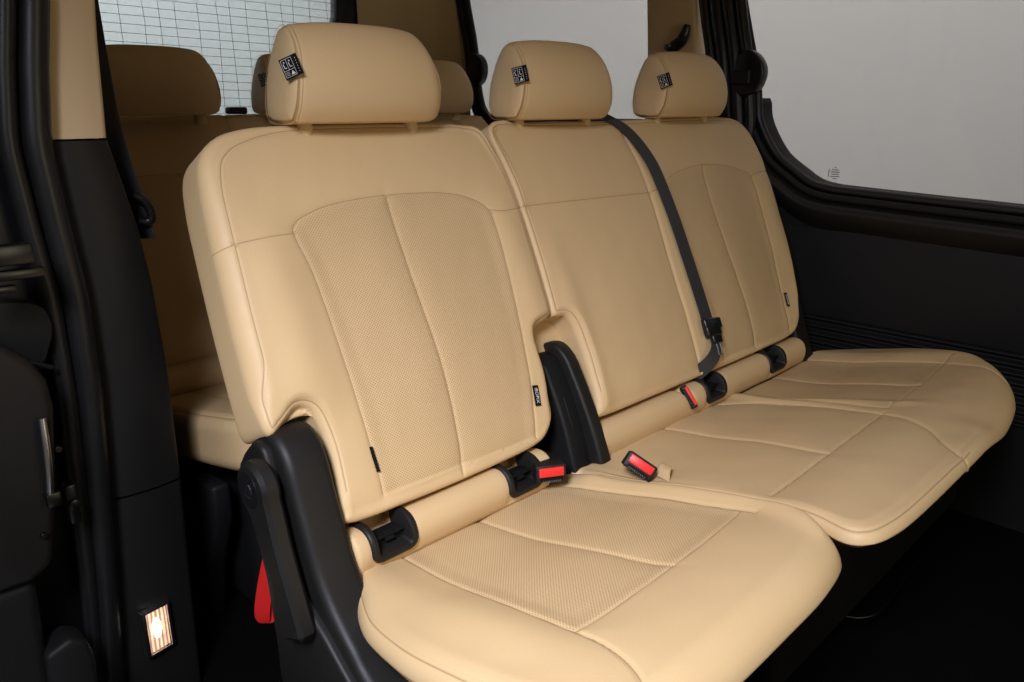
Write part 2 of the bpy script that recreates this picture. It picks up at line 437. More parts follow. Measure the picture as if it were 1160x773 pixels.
    def stitches(s, mb, line, off=.0, step=.0050, ln=.0032, w=.0008):
        """thread dashes lying on the surface beside a seam"""
        if isinstance(line, list) and len(line) and np.ndim(line[0]) == 2:
            for r in line: s.stitches(mb, r, off, step, ln, w)
            return
        P = np.asarray(line, float); l = np.linalg.norm(np.diff(P, axis=0), axis=1).sum()
        n = max(2, int(l/step)); c = resample(P, (np.arange(n)+.5)/n)
        if n < 3: return
        t = np.gradient(c, axis=0); t /= np.linalg.norm(t, axis=1)[:, None]+1e-12; nr = np.stack([-t[:, 1], t[:, 0]], 1)
        c = c+nr*off; ok = inside(c, s.out) & (np.linalg.norm(np.gradient(c, axis=0), axis=1) < .008)
        e = .001
        a = np.concatenate([c-t*ln/2, c+t*ln/2]); H = s.H(a); n2 = len(c)
        pa = s.P3(a[:n2], H[:n2]+.0001); pb = s.P3(a[n2:], H[n2:]+.0001)
        sd = s.P3(c+nr*e, s.H(c+nr*e))-s.P3(c-nr*e, s.H(c-nr*e)); sd /= np.linalg.norm(sd, axis=1)[:, None]+1e-12
        T = pb-pa; nm = np.cross(sd, T); nm /= np.linalg.norm(nm, axis=1)[:, None]+1e-12
        if (nm @ s.fr[3]).mean() < 0: nm = -nm
        for i in range(n2):
            if not ok[i]: continue
            m0 = (pa[i]+pb[i])/2+nm[i]*.0004
            mb.add([pa[i]-sd[i]*w*.3, pa[i]+sd[i]*w*.3, m0+sd[i]*w*.5, m0-sd[i]*w*.5, pb[i]+sd[i]*w*.3, pb[i]-sd[i]*w*.3],
                   [(0, 1, 2, 3), (3, 2, 4, 5)])
    def inset(s, d):
        P = resample(np.concatenate([s.out, s.out[:1]]), np.linspace(0, 1, 700)[:-1])
        t = np.roll(P, -1, 0)-np.roll(P, 1, 0); t /= np.linalg.norm(t, axis=1)[:, None]
        nn = np.stack([-t[:, 1], t[:, 0]], 1); d0 = s.edge[0](P+nn*.01) if callable(s.edge[0]) else np.full(len(P), s.edge[0])
        P = P+nn*(d0+d)[:, None]
        ok = s.emask(P) > .5
        if ok.all(): return [np.concatenate([P, P[:1]])]
        i0 = int(np.argmin(ok)); P = np.roll(P, -i0, 0); ok = np.roll(ok, -i0); runs, cur = [], []
        for p, k in zip(P, ok):
            if k: cur.append(p)
            elif cur: runs.append(np.array(cur)); cur = []
        if cur: runs.append(np.array(cur))
        return [r for r in runs if len(r) > 4]

# ------------------------------------------------------------------ the cabin around the seats
def sheet(name, P, mat, kind='structure'):
    P = np.array(P, float); o = MB().add(P, [list(range(len(P)))]).build(name, mat, None, flat=True, recalc=False)
    return props(o, kind=kind)
fl = MB(); fl.box((.75, .3, -.53), (2.1, 5.0, .06)); props(fl.build('floor', M['carpet'], None, flat=True), kind='structure')
rf = MB(); rf.box((.72, .65, 1.21), (2.05, 2.5, .06)); props(rf.build('ceiling', M['beige_trim'], None, bevel=.02), kind='structure')
wl = MB(); wl.box((4.2, 0, .8), (.06, 12, 6)); props(wl.build('backdrop_side', M['wall'], None, flat=True), kind='structure')
wl = MB(); wl.box((.5, 4.6, .8), (9, .06, 6)); props(wl.build('backdrop_rear', M['wall'], None, flat=True), kind='structure')
gr = MB(); gr.box((0, 0, -.80), (12, 12, .04)); props(gr.build('ground', M['wall'], None, flat=True), kind='structure')

def surf(mb, Lf, Rt, m=24, bulge=.0, nrm=(0, -1, 0), n=60, back=.12, mi=0):
    """a moulded strip between two edge curves, its right edge rolled back"""
    t = np.linspace(0, 1, n); A = resample(crom(Lf, 8), t); B = resample(crom(Rt, 8), t)
    u = np.linspace(0, 1, m); G = A[:, None]+(B-A)[:, None]*u[None, :, None]+np.array(nrm)*bulge*(1-(2*u-1)**2)[None, :, None]
    r = [G]
    for a in np.linspace(.3, 1.57, 6): r.append((B+np.array((.012*math.sin(a), .012*(1-math.cos(a)), 0)))[:, None])
    r.append((B+np.array((.012, back, 0)))[:, None])
    return mb.grid(np.concatenate(r, 1), mi)

# ---- near side wall behind the pillar
MBw = MB(); MBw.prism([(.60, -.5), (1.9, -.5), (1.9, 1.2), (.60, 1.2)], -.27, -.22)
props(MBw.build('near_quarter', M['black_soft'], None, bevel=.01), 'dark inner wall of the cabin behind the near door pillar', 'cabin wall')

# ---- near door pillar
pil = empty('door_pillar', (-.12, .42, -.5), 'near door pillar with beige upper trim, black lower trim and a lit courtesy lamp', 'pillar')
Lp = lambda z: np.interp(z, [-.50, -.41, -.19, .02, .155, .30, .405, .53, .63, .72, 1.2], [-.212, -.207, -.187, -.172, -.163, -.161, -.170, -.178, -.166, -.151, -.12])
Rp = lambda z: np.interp(z, [-.50, -.30, -.09, .145, .30, .403, .53, .68, .73, 1.2], [-.075, -.070, -.063, -.060, -.066, -.078, -.104, -.096, -.092, -.07])
def strip_z(z0, z1, k=14): 
    zs = np.linspace(z0, z1, k); return [(Lp(z), .425, z) for z in zs], [(Rp(z), .42, z) for z in zs]
mb = MB(); surf(mb, *strip_z(.531, 1.18), bulge=.006); mb.build('upper_trim', M['beige_trim'], pil, sharp=60)
mb = MB(); surf(mb, *strip_z(-.0585, .528), bulge=.008); mb.build('middle_trim', M['black'], pil, sharp=60)
mb = MB(); surf(mb, *strip_z(-.50, -.0615), bulge=.008); mb.build('lower_trim', M['black'], pil, sharp=60)
bx = MB(); bx.prism([(-.25, .50), (-.10, .50), (-.09, .62), (-.25, .62)], -.5, 1.2, 'z'); bx.build('pillar_core', M['black_soft'], pil)
# lamp, on the lower trim
lc = np.array((-.134, .409, -.327)); R = np.array(((1, 0, 0), (0, 1, 0), (0, 0, 1.)))
a = math.radians(9); R = np.array(((math.cos(a), -math.sin(a), 0), (math.sin(a), math.cos(a), 0), (0, 0, 1.)))
fr = MB()
w_, h_ = .046, .088
for dx in (-1, 1): fr.box(lc+R@np.array((dx*w_/2, 0, 0)), (.006, .014, h_+.004), R)
for dz in (-1, 1): fr.box(lc+R@np.array((0, 0, dz*h_/2)), (w_, .014, .004), R)
fr.box(lc+np.array((0, .004, 0)), (w_, .002, h_), R)
lamp = fr.build('courtesy_lamp', M['chrome'], pil, bevel=.001, seg=2)
ls = MB(); xs = np.linspace(-.5, .5, 25); G = np.array([[lc+R@np.array((x*(w_-.009), -.004-.0012*math.cos(x*2*math.pi*9), z*(h_-.009))) for x in xs] for z in np.linspace(-.5, .5, 12)]); ls.grid(G)
ls.build('lens', M['lens'], lamp, sharp=0)
bb = MB(); th = np.linspace(0, np.pi, 9); bb.tube([lc+R@np.array((-.003, -.005, z)) for z in np.linspace(-.014, .024, 9)], .0085*np.sin(np.linspace(.35, 2.8, 9)), 12, flat=.5); bb.build('bulb', M['bulb'], lamp, sharp=0)

# ---- rubber seal round the door opening
zz = np.linspace(-.52, 1.18, 60)
sealobj = empty('door_seal', (-.2, .41, -.5), 'thick black rubber seal running up the edge of the near door opening', 'door seal')
MB().tube([(Lp(z)-.018, .405, z) for z in zz], .021, 14, up=(0, 1, 0)).build('seal_bead', M['rubber'], sealobj, sharp=0)
MB().tube([(Lp(z)-.048-.006*math.sin(z*3), .400, z) for z in zz], .014, 12, up=(0, 1, 0)).build('seal_lip', M['rubber'], sealobj, sharp=0)
bp = MB(); bp.prism([(-.42, .43), (-.22, .43), (-.22, .60), (-.42, .60)], -.52, 1.2, 'z')
props(bp.build('body_flange', M['gloss_black'], None, bevel=.01), 'dark body panel edge outside the rubber door seal', 'body panel')

# ---- open sliding door edge, far left
dr = empty('sliding_door', (-.36, .3, -.5), 'black edge of the open sliding door with chrome pull handle and steel rail', 'car door')
pn = [(-.60, .285), (-.307, .272), (-.275, .240), (-.258, .207), (-.255, .167), (-.272, .04), (-.292, -.070), (-.322, -.090), (-.365, -.088), (-.60, -.088)]
MB().prism(pn, .30, .36, 'y').build('door_panel', M['black'], dr, bevel=.014, seg=4, sharp=45)
MB().prism([(-.60, -.088), (-.315, -.092), (-.333, -.52), (-.60, -.52)], .315, .37, 'y').build('door_foot', M['black_soft'], dr, bevel=.018, seg=4, sharp=45)
MB().prism([(-.328, -.222), (-.290, -.207), (-.268, -.222), (-.262, -.252), (-.270, -.52), (-.34, -.52)], .305, .36, 'y').build('step_ledge', M['black_soft'], dr, bevel=.008, seg=3, sharp=45)
hb = MB(); hb.tube(crom([(-.276, .292, .158), (-.2785, .286, .12), (-.281, .286, .08), (-.2835, .292, .045)], 6), .0052, 12, flat=1.0, up=(0, 1, 0))
hh = hb.build('door_handle', M['chrome'], dr, sharp=50)
MB().box((-.281, .292, .035), (.020, .016, .022)).build('handle_cap', M['steel'], hh, bevel=.003)
rl = MB(); rl.box((-.285, .31, .388), (.075, .02, .028)); rl.box((-.275, .305, .362), (.075, .02, .014)); rl.box((-.30, .30, .345), (.05, .015, .010))
rl.build('door_rail', M['steel'], dr, bevel=.004, seg=2)
bl = MB(); bl.prism(crom([(-.40, .315), (-.286, .313), (-.236, .300), (-.224, .268), (-.232, .238), (-.250, .212), (-.30, .245), (-.40, .26)], 4), .37, .40, 'y')
bl.build('hinge_bracket', M['black_soft'], dr, bevel=.005, seg=2)
ca = MB(); ca.tube(crom([(-.40, .36, .245), (-.30, .355, .235), (-.265, .36, .222), (-.235, .37, .205)], 6), .004, 8); ca.build('door_cable', M['rubber'], dr)
la = MB(); la.box((-.243, .36, -.012), (.016, .02, .065)); la.tube([(-.243, .352, -.01), (-.243, .342, -.01)], .009, 14); la.build('door_latch', M['gloss_black'], dr, bevel=.003)

for (x, z) in ((-.262, .105), (-.300, -.02)):
    bo = MB(); bo.tube([(x, .302, z), (x, .294, z)], .0055, 6); bo.build('door_bolt', M['steel'], dr, bevel=.001, seg=1)

# ---- belt hanging on the inner side of the near pillar
bt = empty('seat_belt', (-.05, .50, .4), 'black seat belt hanging beside the near pillar, its tongue at mid height', 'seat belt', 'seat belts')
MB().ribbon(crom([(-.066, .52, .80), (-.062, .52, .66), (-.058, .515, .55), (-.048, .51, .47), (-.036, .50, .405), (-.035, .50, .36)], 8), .046, (.55, -.8, 0), .0018).build('webbing', M['belt'], bt, sharp=50)
tg = MB(); tg.tube(crom([(-.045, .485, .435), (-.030, .48, .425), (-.022, .478, .405), (-.026, .48, .390), (-.042, .485, .392)], 5), .008, 8); tg.build('tongue', M['gloss_black'], bt, sharp=50)

# ---- far sliding door with its window
FX = 1.70
belt_line = [(-2.2, .262), (-1.2, .312), (-.425, .342), (-.20, .350), (.007, .3585), (.06, .362), (.11, .373), (.16, .402), (.20, .428), (.228, .453), (.262, .500), (.285, .545), (.292, .585)]
gb = crom(belt_line, 6)
gfull = crom(belt_line+[(.300, .64), (.322, .72), (.346, .80), (.374, .90), (.40, 1.02), (.42, 1.18)], 6)
fd = empty('far_door', (1.74, -.5, -.5), 'far sliding door with big tinted window and black ribbed trim', 'car door')
low = [(-2.2, -.5), (.45, -.5), (.45, .30), (.30, .50)]
poly = np.concatenate([[(-2.2, -.5), (.50, -.5), (.50, .60), (.300, .60)], gb[::-1]])
MB().prism([tuple(p) for p in poly], FX+.012, FX+.07).build('door_panel', M['black_soft'], fd, sharp=30)
ed = lambda off, g=gfull: g+off*np.stack([np.gradient(g[:, 1]), -np.gradient(g[:, 0])], 1)/np.linalg.norm(np.gradient(g, axis=0), axis=1)[:, None]
e1 = ed(.010); MB().tube([(FX+.004, y, z) for y, z in e1], .012, 12, up=(1, 0, 0)).build('window_seal', M['rubber'], fd, sharp=0)
e2 = ed(.032); MB().tube([(FX-.010, y, z) for y, z in e2], .011, 12, up=(1, 0, 0)).build('seal_lip', M['black_soft'], fd, sharp=0)
# ledge: sill moulding, wider towards the rear
A = ed(.040, gb); B = ed(.072, gb)
G = np.stack([np.column_stack([np.full(len(A), FX+.0), A]), np.column_stack([np.full(len(A), FX-.026), A*.6+B*.4]), np.column_stack([np.full(len(A), FX-.036), A*.25+B*.75]), np.column_stack([np.full(len(A), FX-.036), B]), np.column_stack([np.full(len(A), FX-.018), B+np.array((0, -.03))]), np.column_stack([np.full(len(A), FX+.016), B+np.array((0, -.06))])], 1)
MB().grid(G).build('window_sill', M['black'], fd, sharp=0)
tp = MB(); ys = np.linspace(-2.2, .47, 50); zs = np.linspace(.235, -.02, 14)
G = np.array([[(FX-.004+.016*((z-.1)/.13)**2*.5, y, z) for z in zs] for y in ys]); tp.grid(G); tp.build('trim_panel', M['black_soft'], fd, sharp=0)
rb_ = MB(); zs = np.linspace(-.02, -.21, 120); ys = np.linspace(-2.2, .47, 4)
G = np.array([[(FX-.004+.0075*math.sin((z+.02)*2*math.pi/.024), y, z) for z in zs] for y in ys]); rb_.grid(G); rb_.build('ribbed_trim', M['black_soft'], fd, sharp=0)
gp = np.concatenate([[(-2.2, 1.20), (-2.2, .26)], gb, [(.36, .62), (.46, .874), (.50, 1.20)]])
MB().prism([tuple(p) for p in gp], FX+.022, FX+.026).build('window_glass', M['glass_side'], fd, flat=True)
# tiny maker's etch on the glass
et = MB()
for i, w in enumerate((.006, .020, .026, .022, .026, .012)): et.box((FX+.0207, .055, .410-i*.0062), (.0004, w, .0024))
et.box((FX+.0207, .0735, .394), (.0004, .0022, .022))
et.build('glass_etching', M['grey'], fd, flat=True, recalc=False)

# ---- far pillar between the windows
cp = empty('far_pillar', (1.68, .52, -.5), 'beige far pillar between the side windows with a black coat hook and black door edge', 'pillar')
def wallpoly(mb, poly, x0, x1, mi=0): return mb.prism(poly, x0, x1, 'x', mi)
MB().prism([(.500, .28), (.700, .28), (.690, .70), (.705, .90), (.74, 1.18), (.56, 1.18), (.525, .90), (.500, .70)], FX-.030, FX+.05).build('beige_trim', M['beige_trim'], cp, bevel=.014, seg=4, sharp=45)
bs = MB(); 
cv = crom([(.425, 1.18), (.395, .98), (.372, .85), (.345, .74), (.330, .66), (.318, .58), (.312, .52), (.32, .42)], 8)
bs.tube([(FX-.016, y, z) for y, z in cv], .017, 12, up=(1, 0, 0))
bs.tube([(FX-.022, y+.036, z) for y, z in cv], .019, 12, up=(1, 0, 0))
bs.tube([(FX-.012, y+.078, z) for y, z in cv], .026, 12, up=(1, 0, 0))
bs.tube([(FX-.016, y+.118, z) for y, z in cv], .018, 12, up=(1, 0, 0))
bs.build('black_edge', M['rubber'], cp, sharp=0)
ad = MB(); ad.prism(crom([(.335, .735), (.300, .722), (.276, .690), (.274, .655), (.290, .622), (.325, .605), (.36, .62), (.37, .70)], 4, True), FX-.040, FX-.006)
an = ad.build('belt_anchor', M['gloss_black'], cp, bevel=.006, seg=3, sharp=45)
MB().box((FX-.048, .335, .658), (.020, .060, .040)).build('anchor_tongue', M['black'], an, bevel=.006, seg=3)
hk = MB(); t = np.linspace(0, 1, 16); hp = crom([(.532, .815), (.540, .790), (.555, .768), (.585, .752), (.612, .756)], 4); hk.tube([(FX-.045, y, z) for y, z in hp], np.interp(np.linspace(0, 1, len(hp)), [0, .3, .7, 1], [.010, .017, .019, .006]), 12, up=(1, 0, 0)); hk.build('coat_hook', M['gloss_black'], cp, sharp=0)

# ---- rear quarter of the far side
qp = empty('rear_quarter', (1.74, 1.2, -.5), 'rear far-side cabin wall with tinted quarter window and beige corner trim', 'cabin wall')
MB().prism([(.72, -.5), (1.9, -.5), (1.9, .535), (.72, .535)], FX-.01, FX+.05).build('lower_trim', M['black_soft'], qp, bevel=.01)
MB().box((FX+.030, 1.15, .86), (.004, 1.2, .72)).build('quarter_glass', M['glass_side'], qp, flat=True)
d = MB(); cv = crom([(1.62, 1.18), (1.585, .98), (1.545, .82), (1.530, .72), (1.515, .62), (1.48, .55), (1.40, .525), (1.1, .520), (.72, .520)], 8)
d.tube([(FX-.005, y, z) for y, z in cv], .016, 12, up=(1, 0, 0)); d.tube([(FX-.010, y+.030, z-.01) for y, z in cv], .018, 12, up=(1, 0, 0))
d.build('window_seal', M['rubber'], qp, sharp=0)
ad = MB(); ad.prism(crom([(1.52, .775), (1.485, .765), (1.462, .735), (1.462, .695), (1.480, .665), (1.51, .655), (1.54, .68), (1.54, .75)], 4, True), FX-.040, FX-.004); ad.build('belt_anchor', M['gloss_black'], qp, bevel=.006, seg=3, sharp=45)
# curved beige corner between quarter window and tailgate
ct = MB(); zs = np.linspace(-.3, 1.18, 20)
prof = crom([(FX-.005, 1.57), (FX-.02, 1.62), (FX-.08, 1.70), (FX-.20, 1.745), (FX-.36, 1.755), (FX-.40, 1.76)], 6)
G = np.array([[(x, y, z) for x, y in prof] for z in zs]); ct.grid(G); ct.build('corner_trim', M['beige_trim'], qp, sharp=0)

# ---- tailgate with gridded window
tg = empty('tailgate', (.6, 1.8, -.5), 'closed tailgate with tinted rear window ruled by thin grid lines', 'tailgate')
TY = 1.80
MB().prism([(-.4, -.5), (1.40, -.5), (1.40, .50), (-.4, .50)], TY-.03, TY+.04, 'y').build('lower_panel', M['black_soft'], tg, bevel=.01)
MB().prism(crom([(1.235, 1.18), (1.228, .98), (1.222, .90), (1.200, .84), (1.16, .80), (1.10, .70), (1.02, .58), (1.0, .50), (1.40, .50), (1.40, 1.18)], 1, True)[:], TY-.03, TY+.03, 'y').build('side_frame', M['gloss_black'], tg, bevel=.008, sharp=45)
MB().box((.5, TY+.02, .84), (1.8, .004, .72)).build('rear_glass', M['glass_rear'], tg, flat=True)
gl = MB()
for i in range(28): z = .50+i*.0268; gl.tube([(-.3, TY+.015, z+.012), (.5, TY+.015, z+.002), (1.25, TY+.015, z-.012)], .0008, 5)
for i in range(26): x = -.22+i*.0615; gl.tube([(x, TY+.015, .48), (x+.012*math.sin(i*1.7), TY+.015, .84), (x-.008, TY+.015, 1.19)], .0008, 5)
gl.build('grid_line', M['grid'], tg)

# ---- small things low down
rl = MB(); rl.tube(crom([(.915, -.41, -.42), (.935, -.435, -.422), (.975, -.455, -.42), (1.06, -.455, -.418), (1.20, -.45, -.415)], 6), .0025, 8)
props(rl.build('slide_bar', M['steel'], None, sharp=0), 'thin curved metal slide bar glinting under the double seat front', 'slide bar')

# ------------------------------------------------------------------ the seats
def smooth_rf(Q, *cases):
    R = np.full(len(Q), cases[0])
    for r, w in cases[1:]: R = R*(1-w)+r*w
    return R

# ---- near single seat: backrest
NB_OUT = [(.035, -.012), (.15, -.017), (.28, -.018), (.42, -.014), (.470, .005), (.498, .05), (.510, .10), (.512, .145), (.514, .178), (.524, .194), (.560, .205),
          (.571, .222), (.574, .26), (.577, .34), (.578, .43), (.571, .50), (.560, .55), (.545, .592), (.51, .612), (.44, .618), (.28, .622), (.12, .619), (.055, .614), (.010, .600),
          (-.022, .568), (-.036, .51), (-.044, .42), (-.051, .32), (-.055, .24), (-.057, .190), (-.056, .158), (-.046, .146), (-.026, .158), (.000, .174), (.019, .166), (.028, .14), (.031, .10), (.027, .05), (.022, .01)]
NB_INS = [(.093, .01), (.095, .066), (.095, .195), (.092, .352), (.080, .425), (.085, .447), (.110, .461), (.168, .475), (.271, .481), (.39, .476), (.45, .462), (.488, .438), (.494, .40), (.486, .289), (.460, .121), (.440, .04), (.430, .0)]
def nb_R(Q): return smooth_rf(Q, .030, (.013, sstep(.07, .02, Q[:, 1])), (.011, sstep(.50, .545, Q[:, 0])*sstep(.17, .23, Q[:, 1])), (.015, sstep(.08, .04, Q[:, 0])*sstep(.215, .165, Q[:, 1])))
NB_INSP = crom(NB_INS, 8)
def nb_body(Q, d):
    x, s_ = Q[:, 0], Q[:, 1]
    ins = inside(Q, NB_INSP)*sstep(0, .03, pdist(Q, NB_INSP))
    h = .011*np.exp(-((x-.030)/.045)**2)*sstep(.52, .36, s_)*sstep(.12, .22, s_)+.008*np.exp(-((x-.53)/.04)**2)*sstep(.52, .36, s_)
    h += .010*np.exp(-((s_-.17)/.13)**2)*np.exp(-((x-.27)/.2)**2)-.0025*ins
    h += -.012*sstep(.47, .64, s_)-.010*sstep(.045, -.03, s_)**2
    h += .0009*wob(Q, 26, 3)+.0005*wob(Q, 70, 5)
    return h
NB = Pillow(BACK, NB_OUT, (0, 4, 17, 23), nb_R, .105, nb_body,
  [(NB_INS, .0012, .0025, .0035, .016), ([(.271, .48), (.271, .37), (.271, .197), (.266, .10), (.258, .03), (.25, -.01)], .0014, .0028, .0050, .018),
   ([(-.06, .420), (-.02, .4275), (.03, .4315), (.082, .434)], .0010, .0024, .0018, .012), ([(.492, .433), (.52, .427), (.55, .427), (.59, .432)], .0010, .0024, .0018, .012)],
  edge=(lambda Q: .010+.015*sstep(.14, .0, Q[:, 0])*sstep(.19, .26, Q[:, 1])+.004*sstep(.5, .58, Q[:, 1])*sstep(.5, .4, Q[:, 0]), .0012, .0022, lambda Q: sstep(.015, .05, Q[:, 1])), perf=[NB_INSP], nu=215, nv=245, Rb=.016)

# ---- double seat: backrest
DB_OUT = [(.610, -.012), (.80, -.016), (1.0, -.017), (1.25, -.017), (1.43, -.012), (1.485, .012), (1.525, .07), (1.548, .15), (1.572, .25), (1.590, .35), (1.600, .45), (1.598, .53), (1.575, .585), (1.53, .612), (1.45, .620),
          (1.25, .622), (1.0, .616), (.80, .617), (.62, .615), (.578, .608), (.563, .585), (.572, .53), (.580, .47), (.581, .40), (.579, .32), (.575, .25), (.573, .212), (.582, .204), (.606, .200), (.619, .180), (.624, .150), (.626, .10), (.621, .04), (.613, .008)]
FB_INS = [(1.085, .0), (1.083, .07), (1.075, .20), (1.064, .33), (1.056, .405), (1.066, .437), (1.10, .455), (1.177, .474), (1.284, .482), (1.388, .472), (1.45, .456), (1.486, .436), (1.484, .36), (1.470, .25), (1.451, .158), (1.435, .06), (1.425, -.01)]
FB_INSP = crom(FB_INS, 8)
def db_R(Q): return smooth_rf(Q, .030, (.013, sstep(.07, .02, Q[:, 1])), (.011, sstep(.66, .61, Q[:, 0])))
def db_body(Q, d):
    x, s_ = Q[:, 0], Q[:, 1]
    ins = inside(Q, FB_INSP)*sstep(0, .03, pdist(Q, FB_INSP))
    h = .008*np.exp(-((x-1.05)/.04)**2)*sstep(.52, .36, s_)+.010*np.exp(-((x-1.53)/.05)**2)*sstep(.52, .36, s_)
    h += .008*np.exp(-((s_-.17)/.13)**2)*np.exp(-((x-1.27)/.2)**2)-.0025*ins
    h += .007*np.exp(-((s_-.15)/.16)**2)*np.exp(-((x-.80)/.17)**2)+.006*np.exp(-((x-.63)/.03)**2)*sstep(.45, .2, s_)
    h += -.012*sstep(.47, .64, s_)-.010*sstep(.045, -.03, s_)**2
    h += .0009*wob(Q, 24, 8)+.0006*wob(Q, 66, 9)+.0014*wob(Q, 60, 12)*np.exp(-((x-1.57)/.03)**2)
    return h
DB = Pillow(BACK, DB_OUT, (0, 4, 14, 19), db_R, .105, db_body,
  [(FB_INS, .0012, .0028, .0035, .016), ([(1.270, .483), (1.258, .38), (1.250, .188), (1.252, .07), (1.24, -.01)], .0014, .0028, .0050, .018),
   ([(.55, .431), (.64, .4315), (.76, .430), (.88, .4285), (1.006, .4265)], .0012, .0028, .0030, .014),
   ([(1.006, .4265), (1.03, .430), (1.062, .432)], .0010, .0024, .0018, .012), ([(1.486, .438), (1.53, .443), (1.62, .446)], .0010, .0024, .0018, .012),
   ([(.985, .63), (.995, .57), (1.004, .51), (1.007, .433), (1.003, .34), (.996, .249), (.990, .12), (.982, -.01)], .0050, .0035, .0040, .014)],
  edge=(lambda Q: .010+.004*sstep(.5, .58, Q[:, 1])*sstep(.65, .75, Q[:, 0]), .0012, .0022, lambda Q: sstep(.015, .05, Q[:, 1])*(1-sstep(1.45, 1.5, Q[:, 0])*sstep(.55, .5, Q[:, 1]))), perf=[FB_INSP], nu=340, nv=225)

# ---- near cushion
NC_OUT = [(.018, -.03), (.15, -.035), (.30, -.035), (.43, -.035), (.500, -.03), (.519, .02), (.522, .14), (.520, .28), (.514, .37), (.503, .440), (.485, .496), (.450, .532), (.36, .549), (.25, .552), (.13, .552), (.03, .546), (-.028, .516), (-.058, .45), (-.068, .36), (-.068, .25), (-.060, .18), (-.042, .10), (-.010, .03), (.004, .0)]
NC_INS = [(.112, -.05), (.106, .0), (.092, .14), (.078, .271), (.069, .385), (.16, .388), (.271, .386), (.37, .382), (.470, .374), (.470, .282), (.472, .136), (.462, .03), (.430, -.03)]
NC_INSP = np.array(NC_INS)
def nc_R(Q): return smooth_rf(Q, .034, (.045, sstep(.42, .52, Q[:, 1])), (.013, sstep(.46, .515, Q[:, 0])*sstep(.54, .46, Q[:, 1])))
def nc_body(Q, d):
    x, f = Q[:, 0], Q[:, 1]
    ins = inside(Q, NC_INSP)*sstep(0, .03, pdist(Q, NC_INSP))
    h = .010*np.exp(-((x-.03)/.05)**2)*sstep(.5, .3, f)+.014*np.exp(-((x-.500+.04*sstep(.38, .54, f))/.024)**2)*sstep(.58, .47, f)*sstep(-.02, .06, f)-.0022*ins
    h += .006*np.exp(-((f-.45)/.08)**2)-.006*sstep(.46, .60, f)-.008*np.exp(-((f-.12)/.10)**2)
    h += .0010*wob(Q, 22, 21)+.0005*wob(Q, 60, 22)
    return h
def flip_out(out):          # cushion frame is (x, forward): looking down on it, x right and forward up in the list = anticlockwise seen from below
    return out
NC = Pillow((CUSH[0], CUSH[1], CUSH[2], CUSH[3]), NC_OUT, (0, 4, 11, 16), nc_R, .085, nc_body,
  [([(.112, -.05), (.106, .0), (.092, .14), (.078, .271), (.069, .385), (.062, .44), (.045, .49), (.01, .54)], .0026, .0026, .0035, .018),
   ([(.271, -.03), (.271, .11), (.271, .29), (.271, .386)], .0030, .0028, .0050, .020),
   ([(.430, -.03), (.462, .03), (.472, .136), (.470, .282), (.470, .374), (.468, .40)], .0026, .0026, .0035, .018),
   ([(.069, .386), (.16, .388), (.271, .386), (.37, .382), (.470, .374)], .0016, .0024, .0035, .022)],
  edge=(.011, .0012, .0022, lambda Q: sstep(.02, .05, Q[:, 1])*(1-sstep(.0, .06, Q[:, 0])*sstep(.42, .47, Q[:, 1]))), perf=[NC_INSP], nu=215, nv=225, under=.06)

# ---- double cushion
DC_OUT = [(.545, -.03), (.80, -.035), (1.05, -.035), (1.35, -.035), (1.53, -.045), (1.605, -.035), (1.668, .01), (1.708, .08), (1.714, .16), (1.686, .265), (1.615, .375), (1.525, .447), (1.432, .498), (1.30, .540), (1.15, .565), (.98, .578),
          (.80, .579), (.63, .577), (.55, .571), (.503, .556), (.486, .525), (.498, .475), (.516, .39), (.525, .29), (.527, .16), (.527, .04), (.530, .0)]
FC_INS = [(1.125, -.05), (1.117, -.02), (1.110, .05), (1.097, .156), (1.068, .372), (1.25, .368), (1.472, .354), (1.490, .20), (1.492, .09), (1.482, -.04)]
MID_SPLIT = [(1.0, -.05), (1.02, -.01), (1.060, .045), (1.076, .095), (1.072, .18), (1.052, .285), (1.026, .37), (.993, .432), (.945, .488), (.890, .530), (.84, .58)]
def dc_R(Q): return smooth_rf(Q, .034, (.030, sstep(.40, .50, Q[:, 1])), (.013, sstep(.56, .525, Q[:, 0])*sstep(.54, .44, Q[:, 1])), (.048, sstep(.93, 1.12, Q[:, 0])))
def dc_body(Q, d):
    x, f = Q[:, 0], Q[:, 1]
    Pn = np.array(FC_INS); ins = inside(Q, Pn)*sstep(0, .03, pdist(Q, Pn))
    h = .010*np.exp(-((x-1.55)/.06)**2)*sstep(.5, .3, f)-.0022*ins+.008*np.exp(-((x-1.10)/.02)**2)*sstep(.5, .3, f)
    mid = sstep(1.08, 1.0, x)
    h += mid*(.005*np.exp(-((x-.78)/.2)**2)*sstep(.5, .2, f)-.010*sstep(.44, .60, f))+(1-mid)*(-.016*sstep(.44, .60, f))
    h += .006*np.exp(-((f-.45)/.08)**2)-.008*np.exp(-((f-.12)/.10)**2)
    h += .0010*wob(Q, 22, 31)+.0006*wob(Q, 60, 32)
    return h
